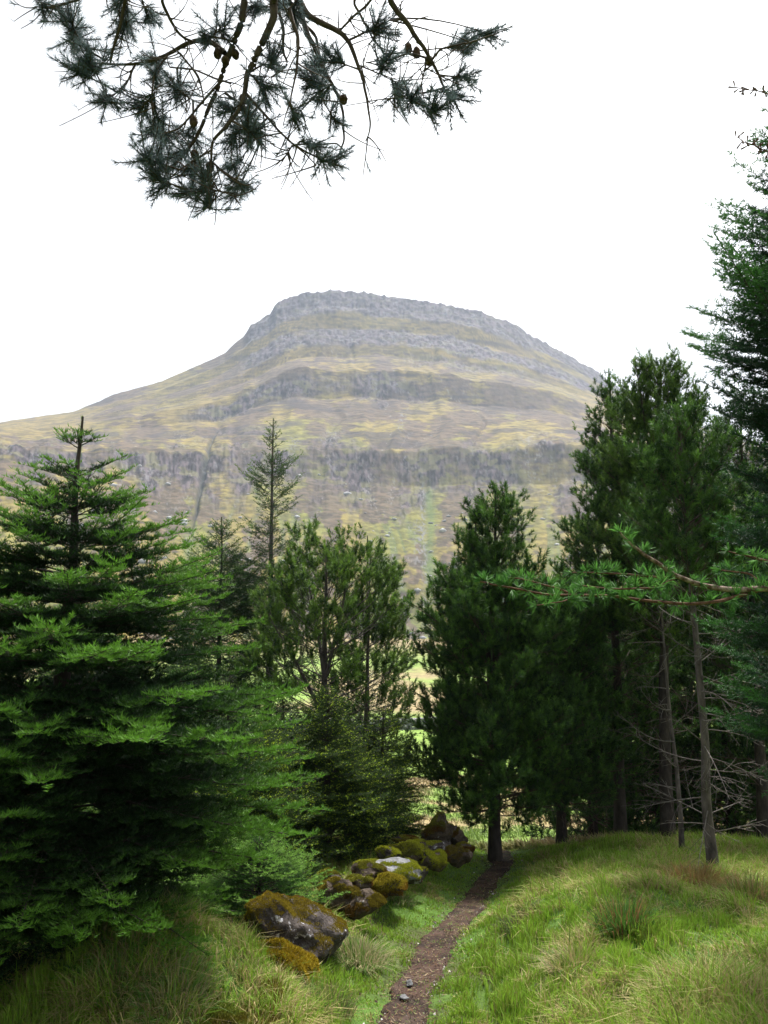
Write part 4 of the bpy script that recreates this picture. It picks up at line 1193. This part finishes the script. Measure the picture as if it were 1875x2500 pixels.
# ------------------------------------------------------------------ larch on the right (stem just out of view)
def larch():
    rng = np.random.default_rng(91)
    bx, by = 2.0, 2.1
    base = np.array([bx, by, float(G(bx, by)) - .03])
    root = empty("larch_tree", base, "larch reaching in from the right with bright tufted needles on pinkish twigs", "larch tree")
    top = np.array([bx - .1, by + .1, 5.2])
    trunk_poly([base, (base + top) / 2 + [.04, 0, 0], top], [.09, .06, .02], M_BARK, root, seed=4)
    bz = .5 * (pix(1875, 1436, 2.2)[2] + CZ)
    st = np.array([bx - .05, by + .02, pix(1875, 1436, 2.2)[2] - .04])
    polys = [
        ("pale", [st, pix(1990, 1425, 2.15), pix(1875, 1436, 2.15), pix(1788, 1441, 2.15), pix(1717, 1431, 2.13), pix(1646, 1405, 2.1), pix(1612, 1377, 2.08), pix(1551, 1341, 2.05), pix(1513, 1298, 2.02)], [.016, .013, .0115, .0105, .0095, .008, .0075, .0055, .003]),
        ("dark", [pix(1850, 1442, 2.16), pix(1831, 1448, 2.15), pix(1764, 1467, 2.12), pix(1684, 1476, 2.1), pix(1575, 1467, 2.07), pix(1503, 1455, 2.05), pix(1423, 1453, 2.02), pix(1337, 1453, 2.0), pix(1266, 1438, 1.98), pix(1204, 1427, 1.96), pix(1175, 1420, 1.95)], [.008, .007, .0065, .006, .0055, .005, .0045, .004, .0035, .003, .002]),
        ("dark", [pix(1655, 1410, 2.1), pix(1603, 1410, 2.13), pix(1541, 1403, 2.16), pix(1451, 1398, 2.2), pix(1394, 1398, 2.24)], [.005, .004, .0035, .003, .002]),
        ("dark", [pix(1400, 1453, 2.02), pix(1356, 1434, 2.04), pix(1290, 1417, 2.06), pix(1248, 1410, 2.08)], [.004, .0035, .003, .002]),
        ("dark", [pix(1646, 1412, 2.1), pix(1603, 1436, 2.0), pix(1494, 1438, 1.95), pix(1420, 1430, 1.93)], [.004, .0035, .003, .002]),
        ("dark", [np.array([bx - .05, by, pix(1875, 1370, 2.3)[2] + .03]), pix(1960, 1385, 2.25), pix(1871, 1370, 2.25), pix(1802, 1353, 2.22), pix(1776, 1346, 2.2)], [.01, .007, .0055, .004, .002]),
        ("dark", [pix(1875, 1436, 2.15), pix(1830, 1400, 2.2), pix(1760, 1392, 2.25)], [.005, .004, .002]),
        ("dark", [pix(1420, 1453, 2.02), pix(1370, 1470, 1.97), pix(1310, 1478, 1.94)], [.003, .0025, .0015]),
    ]
    for kind, pts, rad in polys:
        pts = np.array(pts)
        br = trunk_poly(pts, [q_ * .72 for q_ in rad], M_LBARK if kind == "pale" else M_LBARK_D, root, "branch", S=8, seed=int(abs(pts[0][0]) * 100), wob=.004, flare=1)
        # spur shoots: rosettes of soft needles
        seg = np.linalg.norm(np.diff(pts, axis=0), axis=1)
        cum = np.concatenate([[0], np.cumsum(seg)])
        L = cum[-1]
        s = np.arange(.02, L, .0135) + rng.normal(0, .003, len(np.arange(.02, L, .0135)))
        s = s[(s > 0) & (s < L)]
        inview = np.stack([np.interp(s, cum, pts[:, k]) for k in range(3)], -1)
        T = nrm(np.stack([np.interp(s, cum, np.gradient(pts[:, k], cum + np.arange(len(cum)) * 1e-6)) for k in range(3)], -1))
        D = nrm(rng.normal(0, .75, (len(s), 3)) + [0, 0, .55] + T * .25)
        D -= T * np.sum(D * T, 1)[:, None] * .7; D = nrm(D)
        keep = rng.random(len(s)) < (.85 if kind == 'dark' else .6)
        P = inview[keep] + D[keep] * .006; D = D[keep]; n = len(P)
        if n == 0: continue
        # tip rosette
        P = np.concatenate([P, pts[-1:]]); D = np.concatenate([D, nrm(pts[-1:] - pts[-2:-1])]); n += 1
        m = 20
        i = np.repeat(np.arange(n), m)
        spread = nrm(D[i] + rng.normal(0, .50, (n * m, 3)))
        ln = (.024 + .014 * rng.random(n * m)) * np.repeat(.7 + .5 * rng.random(n), m)
        wv = nrm(np.cross(spread, rng.normal(size=(n * m, 3)))) * .0012
        P0 = P[i]; mid = P0 + spread * (ln * .6)[:, None]; tip = P0 + spread * ln[:, None] - [0, 0, 1] * (ln * .04)[:, None]
        V = np.stack([P0 - wv * .6, P0 + wv * .6, mid + wv, mid - wv, tip], 1).reshape(-1, 3)
        ii = np.arange(n * m)[:, None] * 5
        o = mesh_np("needle_tufts", V - np.array(root.location), [ii + np.array([[0, 1, 2, 3]]), ii + np.array([[3, 2, 4]])], M_LARCH,
                    {"tint": np.repeat(rng.random(n * m) * .5 + np.repeat(rng.random(n), m) * .5, 5), "rnd": np.repeat(rng.random(n * m), 5)})
        o.parent = br
    # budding twig tips high on the right
    for pts, nb in (([pix(2000, 260, 2.6), pix(1900, 235, 2.6), pix(1850, 222, 2.6), pix(1795, 213, 2.6)], 12), ([pix(2000, 440, 2.6), pix(1880, 372, 2.6), pix(1840, 355, 2.6), pix(1796, 333, 2.6)], 12)):
        pts = np.array([[bx - .08, by + .1, pts[0][2] - .1]] + list(pts))
        br = trunk_poly(pts, [.006, .004, .0024, .0018, .001], M_LBARK_D, root, "branch", S=6, wob=.004, flare=1, seed=nb)
        s = np.linspace(1.6, 4, nb * 2)
        P = np.stack([np.interp(s, np.arange(len(pts)), pts[:, k]) for k in range(3)], -1)
        c = Curves(P, nrm(rng.normal(0, 1, P.shape) + [0, 0, .3]) * (.015 + .02 * rng.random((len(P), 1))), np.zeros_like(P), .0012, .0035)
        V, Fq = tubes(c, 4, 5)
        o = mesh_np("buds", V - np.array(root.location), [Fq], M_LBARK_D, smooth=True); o.parent = br
larch()

# ------------------------------------------------------------------ pine overhead (stem behind the camera)
def overhead():
    rng = np.random.default_rng(95)
    bx, by = .55, -1.1
    base = np.array([bx, by, float(G(bx, by)) - .03])
    root = empty("overhanging_pine", base, "pine whose dark cone-bearing branches hang into the top of the view", "pine tree")
    top = np.array([bx + .1, by, 7.5])
    trunk_poly([base, base + (top - base) * .4 + [.05, 0, 0], base + (top - base) * .7, top], [.16, .13, .1, .05], M_BARK, root, seed=6)
    D = 2.1
    S = 1.276
    q = lambda u, v, d=D: pix(u / S, v / S, d)
    st = base + (top - base) * .55
    st[2] = 3.7
    def lim(pts, r0, r1, d0=D, d1=D, pre=()):
        P = list(pre) + [q(a, b, d0 + (d1 - d0) * k / max(1, len(pts) - 1)) for k, (a, b) in enumerate(pts)]
        return P, list(np.linspace(r0, r1, len(P)) )
    h1 = q(880, -160, 1.85); h2_ = q(1240, -150, 1.85); h3 = q(560, -130, 1.9)
    limbs = [
        ([st, q(1100, -700, 1.1), q(960, -360, 1.6), h1, q(870, -60, 2.0)], [.034, .028, .022, .018, .015]),
        ([st, q(1300, -700, 1.1), q(1290, -400, 1.6), h2_], [.026, .02, .014, .010]),
        ([st + [0, 0, -.1], q(900, -600, 1.2), q(700, -300, 1.6), h3], [.024, .018, .013, .009]),
        lim([(780, -40), (760, 0), (755, 60), (735, 120), (705, 190), (685, 250), (655, 330), (630, 390), (600, 450), (540, 520), (480, 535)], .0125, .0025, 2.05, 2.2, [h1]),
        lim([(850, 0), (855, 50), (830, 110), (795, 180), (770, 230), (765, 280), (750, 340), (700, 400), (660, 440), (655, 560), (655, 640)], .0125, .002, 2.0, 2.05, [h1]),
        lim([(700, 165), (660, 130), (620, 125), (570, 140), (530, 165), (470, 190), (410, 200), (340, 200), (250, 195), (200, 210)], .008, .002, 2.1, 2.25),
        lim([(500, 0), (530, 60), (560, 110), (600, 130)], .005, .0035, 2.0, 2.12, [h3]),
        lim([(410, -30), (390, 0), (375, 80), (350, 160), (345, 200)], .006, .003, 2.0, 2.15, [h3]),
        lim([(470, -50), (300, -20), (170, 25), (110, 20)], .005, .002, 2.0, 2.15, [h3]),
        lim([(170, 20), (200, 60), (240, 110), (280, 160), (330, 190)], .003, .003, 2.1, 2.2),
        lim([(930, 0), (960, 50), (1010, 75), (1060, 100), (1090, 130), (1110, 190), (1130, 240), (1145, 320), (1155, 400), (1140, 440)], .0115, .0014, 2.1, 2.1, [h1]),
        lim([(930, 10), (955, 100), (990, 170), (1020, 240), (1055, 300), (1070, 350), (1072, 440), (1050, 500)], .0095, .002, 2.15, 2.2, [h1]),
        lim([(900, 0), (930, 60), (985, 110), (1000, 190), (1035, 270), (1060, 300)], .007, .002, 2.2, 2.25, [h1]),
        lim([(860, 0), (885, 90), (880, 160), (900, 200), (850, 240)], .007, .002, 2.2, 2.25, [h1]),
        lim([(900, 30), (930, 120), (925, 220), (900, 330)], .006, .0018, 2.0, 1.95),
        lim([(1210, 0), (1250, 50), (1290, 105), (1320, 150), (1345, 190), (1365, 230), (1385, 280), (1415, 340)], .0095, .002, 2.0, 2.1, [h2_]),
        lim([(1345, 185), (1370, 155), (1400, 145), (1470, 130), (1550, 105)], .0035, .0016, 2.05, 2.0),
        lim([(1345, 185), (1280, 165), (1210, 185), (1140, 195)], .0035, .0016, 2.06, 2.15),
        lim([(1395, 270), (1340, 285), (1260, 300), (1180, 310), (1080, 330)], .003, .001, 2.08, 2.1),
        lim([(1330, 190), (1310, 270), (1290, 320)], .003, .0016, 2.05, 2.1),
        lim([(1095, 0), (1130, 60), (1160, 120), (1200, 170)], .005, .0018, 2.1, 2.15, [h2_]),
        lim([(1150, 10), (1090, 60), (1055, 100)], .004, .003, 2.05, 2.1, [h2_]),
        lim([(1090, 125), (1140, 100), (1190, 80), (1230, 50)], .0035, .0016, 2.1, 2.15),
        lim([(1110, 200), (1160, 220), (1210, 240), (1260, 255)], .0025, .001, 2.1, 2.15),
        lim([(765, 290), (820, 350), (880, 420), (930, 460), (985, 515)], .0045, .0014, 2.05, 2.0),
        lim([(912, 452), (895, 480), (870, 520)], .002, .001, 2.02, 2.02),
        lim([(1072, 470), (1050, 445), (1000, 450), (975, 460)], .0025, .0016, 2.2, 2.15),
        lim([(525, 165), (480, 230), (470, 300), (480, 350)], .0035, .0016, 2.15, 2.1),
        lim([(420, 200), (400, 250), (365, 290), (320, 315)], .0035, .0016, 2.2, 2.15),
        lim([(530, 210), (600, 215), (660, 240), (720, 260)], .002, .003, 2.2, 2.1),
        lim([(560, 165), (620, 240), (640, 330), (560, 290)], .003, .0016, 2.12, 2.2),
        lim([(690, 250), (620, 330), (560, 400), (500, 420)], .004, .0018, 2.12, 2.1),
        lim([(700, 290), (760, 330), (800, 390), (810, 440)], .004, .0018, 2.1, 2.2),
        lim([(655, 500), (700, 540), (740, 570), (780, 580)], .003, .0014, 2.05, 2.0),
        lim([(655, 470), (600, 500), (560, 550), (490, 570)], .003, .0014, 2.05, 2.15),
        lim([(655, 590), (620, 600), (580, 600)], .002, .0014, 2.05, 2.1), lim([(656, 590), (700, 600), (740, 615)], .002, .0014, 2.05, 2.0),
        lim([(770, 230), (820, 200), (870, 200)], .003, .002, 2.05, 2.1), lim([(1030, 260), (980, 300), (920, 360)], .003, .0016, 2.15, 2.1),
    ]
    allp = []
    for k, (pts, rad) in enumerate(limbs):
        pts = np.array(pts)
        trunk_poly(pts, rad, M_TWIG, root, "branch", S=7, seed=k, wob=.0015, flare=1)
        s = np.linspace(0, len(pts) - 1, 30)
        P = np.stack([np.interp(s, np.arange(len(pts)), pts[:, j]) for j in range(3)], -1)
        allp.append(P)
    allp = np.concatenate(allp)
    allp = allp[allp[:, 2] < q(0, -30)[2] + .3]
    tl = [(150, 30, .7), (225, 60, .9), (240, 130, 1.1), (280, 170, 1), (380, 40, 1.1), (385, 100, 1), (240, 225, 1), (280, 200, .8), (330, 320, .9), (440, 340, 1.1), (480, 200, .9), (490, 235, .8),
          (550, 300, .8), (490, 410, 1), (520, 430, 1), (560, 480, 1), (450, 490, 1), (500, 500, .9), (490, 560, .9), (590, 600, .9), (650, 630, .9), (730, 615, .8), (765, 580, .7), (730, 520, .8), (590, 530, .9),
          (770, 430, 1), (790, 410, 1), (720, 440, .8), (850, 180, 1), (835, 280, 1), (700, 90, .9), (780, 20, 1), (860, 20, 1), (985, 200, 1), (990, 290, 1), (960, 250, .9), (920, 370, .9), (1040, 190, .8),
          (1048, 385, .6), (985, 455, .8), (1050, 505, .9), (1180, 85, 1), (1200, 190, .9), (1240, 305, 1), (1280, 310, .8), (1415, 310, 1), (1345, 350, .9), (1450, 240, .8), (1430, 145, .8), (1470, 135, .6), (1530, 110, .9), (920, 60, .9), (640, 560, .8), (545, 270, .6), (460, 60, .7), (640, 120, .5), (770, 350, .9), (700, 350, .8), (600, 440, .9)]
    A, B, C, R = [], [], [], []
    sA, sB, sC = [], [], []
    for (cu, cv, sz) in tl:
        P = q(cu, cv, rng.uniform(1.98, 2.25))
        dd = np.linalg.norm(allp - P, axis=1) + np.where(allp[:, 2] < P[2] - .03, .15, 0) + .0
        cand = np.argsort(dd)[:12]
        P0 = allp[cand[rng.integers(0, 12)]]
        v = P - P0
        cc = rng.normal(0, .12, 3) * np.linalg.norm(v)
        A.append(P0); B.append(v - cc); C.append(cc); R.append(.0035)
        ax = nrm(v + 2 * cc * .5)
        for m in range(int(13 + 6 * sz)):
            dr = nrm(ax + rng.normal(0, .8, 3))
            l = (.04 + .06 * rng.random()) * sz
            sA.append(P - ax * rng.random() * .06 * sz); sB.append(dr * l); sC.append(UP * .1 * l)
    # bare wiry side twigs
    idx = rng.integers(0, len(allp), 330)
    wA = allp[idx]; wl = .04 + .08 * rng.random(len(idx))
    wB = nrm(rng.normal(0, 1, (len(idx), 3)) * [1, .5, 1] + [0, 0, -.25]) * wl[:, None]
    wC = rng.normal(0, .3, wB.shape) * wl[:, None]
    wiry = Curves(wA, wB, wC, .0022, .0010)
    w2 = children(wiry, rng, .05, .3, .5, .5, .02, .07, .8, .2, False, 0, .1, rr=.8)
    tw = Curves(np.array(A), np.array(B), np.array(C), np.array(R), np.array(R) * .5)
    sh = Curves(np.array(sA), np.array(sB), np.array(sC), .0018, .0012)
    build_tubes(cat_curves([tw, wiry, w2, sh]), M_TWIG, root, "twigs", 7, 4)
    # some wiry twigs carry small tufts
    k = rng.random(len(w2.A)) < .12
    ws = Curves(w2.A[k], w2.B[k], w2.C[k], w2.r0[k], w2.r1[k])
    parts = [needles(sh, rng, 950, .025, .0018, .85, 0, lambda i, t: rng.random(len(i)) * .8, 0, 0), needles(ws, rng, 600, .03, .0016, .75, .2, lambda i, t: rng.random(len(i)) * .8, 0, 0),
             needles(tw, rng, 450, .028, .0017, .7, .8, lambda i, t: rng.random(len(i)) * .6, 0, 0)]
    build_needles(parts, M_OVER, root)
    # cones
    for (cu, cv) in ((745, 180), (690, 165), (765, 300), (628, 390), (615, 455), (1065, 300), (1345, 200), (1275, 115), (1300, 162), (655, 560), (702, 195)):
        P = q(cu, cv, 2.1)
        P0 = allp[np.argmin(np.linalg.norm(allp - P, axis=1))]
        P = P0 + nrm(P - P0 + 1e-5) * .02
        bm = bmesh.new()
        bmesh.ops.create_uvsphere(bm, u_segments=18, v_segments=14, radius=1)
        for v in bm.verts:
            th = math.atan2(v.co.y, v.co.x); z = v.co.z
            sc_ = 1 + .16 * math.sin(th * 5 + z * 9) * math.sin(th * -3 + z * 13 + 1)
            tp = 1 - .35 * (z + 1) / 2
            v.co.x *= sc_ * tp; v.co.y *= sc_ * tp; v.co.z *= 1.35
        V = np.array([v.co[:] for v in bm.verts]) * .0135
        fs3 = np.array([[v.index for v in f.verts] for f in bm.faces if len(f.verts) == 3]); fs4 = np.array([[v.index for v in f.verts] for f in bm.faces if len(f.verts) == 4])
        bm.free()
        V = V[:, [0, 2, 1]] if rng.random() < .5 else V
        o = mesh_np("cone", V + P - base, [fs3, fs4], M_CONE, smooth=True)
        o.parent = root
overhead()

# ------------------------------------------------------------------ valley wall, far boulders
def far_stones():
    rng = np.random.default_rng(99)
    bm = bmesh.new(); bmesh.ops.create_icosphere(bm, subdivisions=1, radius=1)
    V0 = np.array([v.co[:] for v in bm.verts]); F0 = np.array([[v.index for v in f.verts] for f in bm.faces]); bm.free()
    # dry-stone wall across the pasture
    Vs, Fs, Cs = [], [], []
    n = 1500
    x = rng.uniform(-14, 22, n); hz = rng.random(n)
    y = 118 + .25 * x + rng.normal(0, .35, n)
    z = G(x, y) + hz * 1.5
    for k in range(n):
        s = rng.uniform(.18, .42)
        V = V0 * (1 + rng.normal(0, .15, V0.shape)) * [s * 1.2, s, s * .8] + [x[k], y[k], z[k]]
        Vs.append(V); Fs.append(F0 + 12 * k); g = rng.uniform(.12, .38); Cs.append(np.tile([g * 1.02, g * .98, g], (12, 1)))
    o = mesh_np("stone_wall", np.concatenate(Vs), [np.concatenate(Fs)], colour_attr_mat("wall_stones", .9), {"col": np.concatenate(Cs)})
    tag(o, "rough grey stone wall crossing the green pasture in the gap between the trees", "stone wall")
    # loose rocks on the mountainside
    n = 420
    az = (rng.random(n) - .5) * RAD(50)
    r = 355 + 170 * rng.random(n) ** 1.4
    cl = fbm(az * 60, r * .02, 205, 2)
    k = (cl > .52) | (rng.random(n) < .15)
    az = az[k]; r = r[k]; n = len(az)
    A2 = az[None]; R2 = r[None]
    X = np.sin(A2) * R2; Y = np.cos(A2) * R2
    Z, _ = mount_zf(A2, R2, X, Y)
    Vs, Fs, Cs = [], [], []
    for k in range(n):
        s = rng.uniform(.4, 1.5) * (1.6 if rng.random() < .1 else 1)
        V = V0 * (1 + rng.normal(0, .2, V0.shape)) * [s * 1.4, s, s * .7] + [X[0, k], Y[0, k], Z[0, k]]
        Vs.append(V); Fs.append(F0 + 12 * k); g = rng.uniform(.15, .45); Cs.append(np.tile([g, g * .98, g * 1.02], (12, 1)))
    o = mesh_np("scattered_rocks", np.concatenate(Vs), [np.concatenate(Fs)], bpy.data.materials["wall_stones"], {"col": np.concatenate(Cs)})
    tag(o, kind='stuff')
    o["label"] = "loose grey rocks scattered over the lower mountainside"; o["category"] = "rocks"
far_stones()

# ------------------------------------------------------------------ haze
def haze():
    bm = bmesh.new(); bmesh.ops.create_cube(bm, size=1)
    me = bpy.data.meshes.new("haze"); 
    for v in bm.verts:
        v.co.x *= 4000; v.co.y *= 4000; v.co.z = -31 if v.co.z < 0 else 560
    bm.to_mesh(me); bm.free()
    o = bpy.data.objects.new("haze", me); COL.objects.link(o)
    tag(o, kind='stuff'); o["label"] = "pale mist in the air between the trees and the mountain"; o["category"] = "haze"
    m, t, out = new_mat("haze_air")
    v = t.nodes.new("ShaderNodeVolumePrincipled")
    v.inputs['Color'].default_value = (.66, .79, 1.0, 1)
    v.inputs['Density'].default_value = 0.00023
    v.inputs['Anisotropy'].default_value = 0.2
    t.links.new(v.outputs[0], out.inputs['Volume'])
    me.materials.append(m)
haze()
print("polygons", sum(len(o.data.polygons) for o in bpy.data.objects if o.type == 'MESH'))
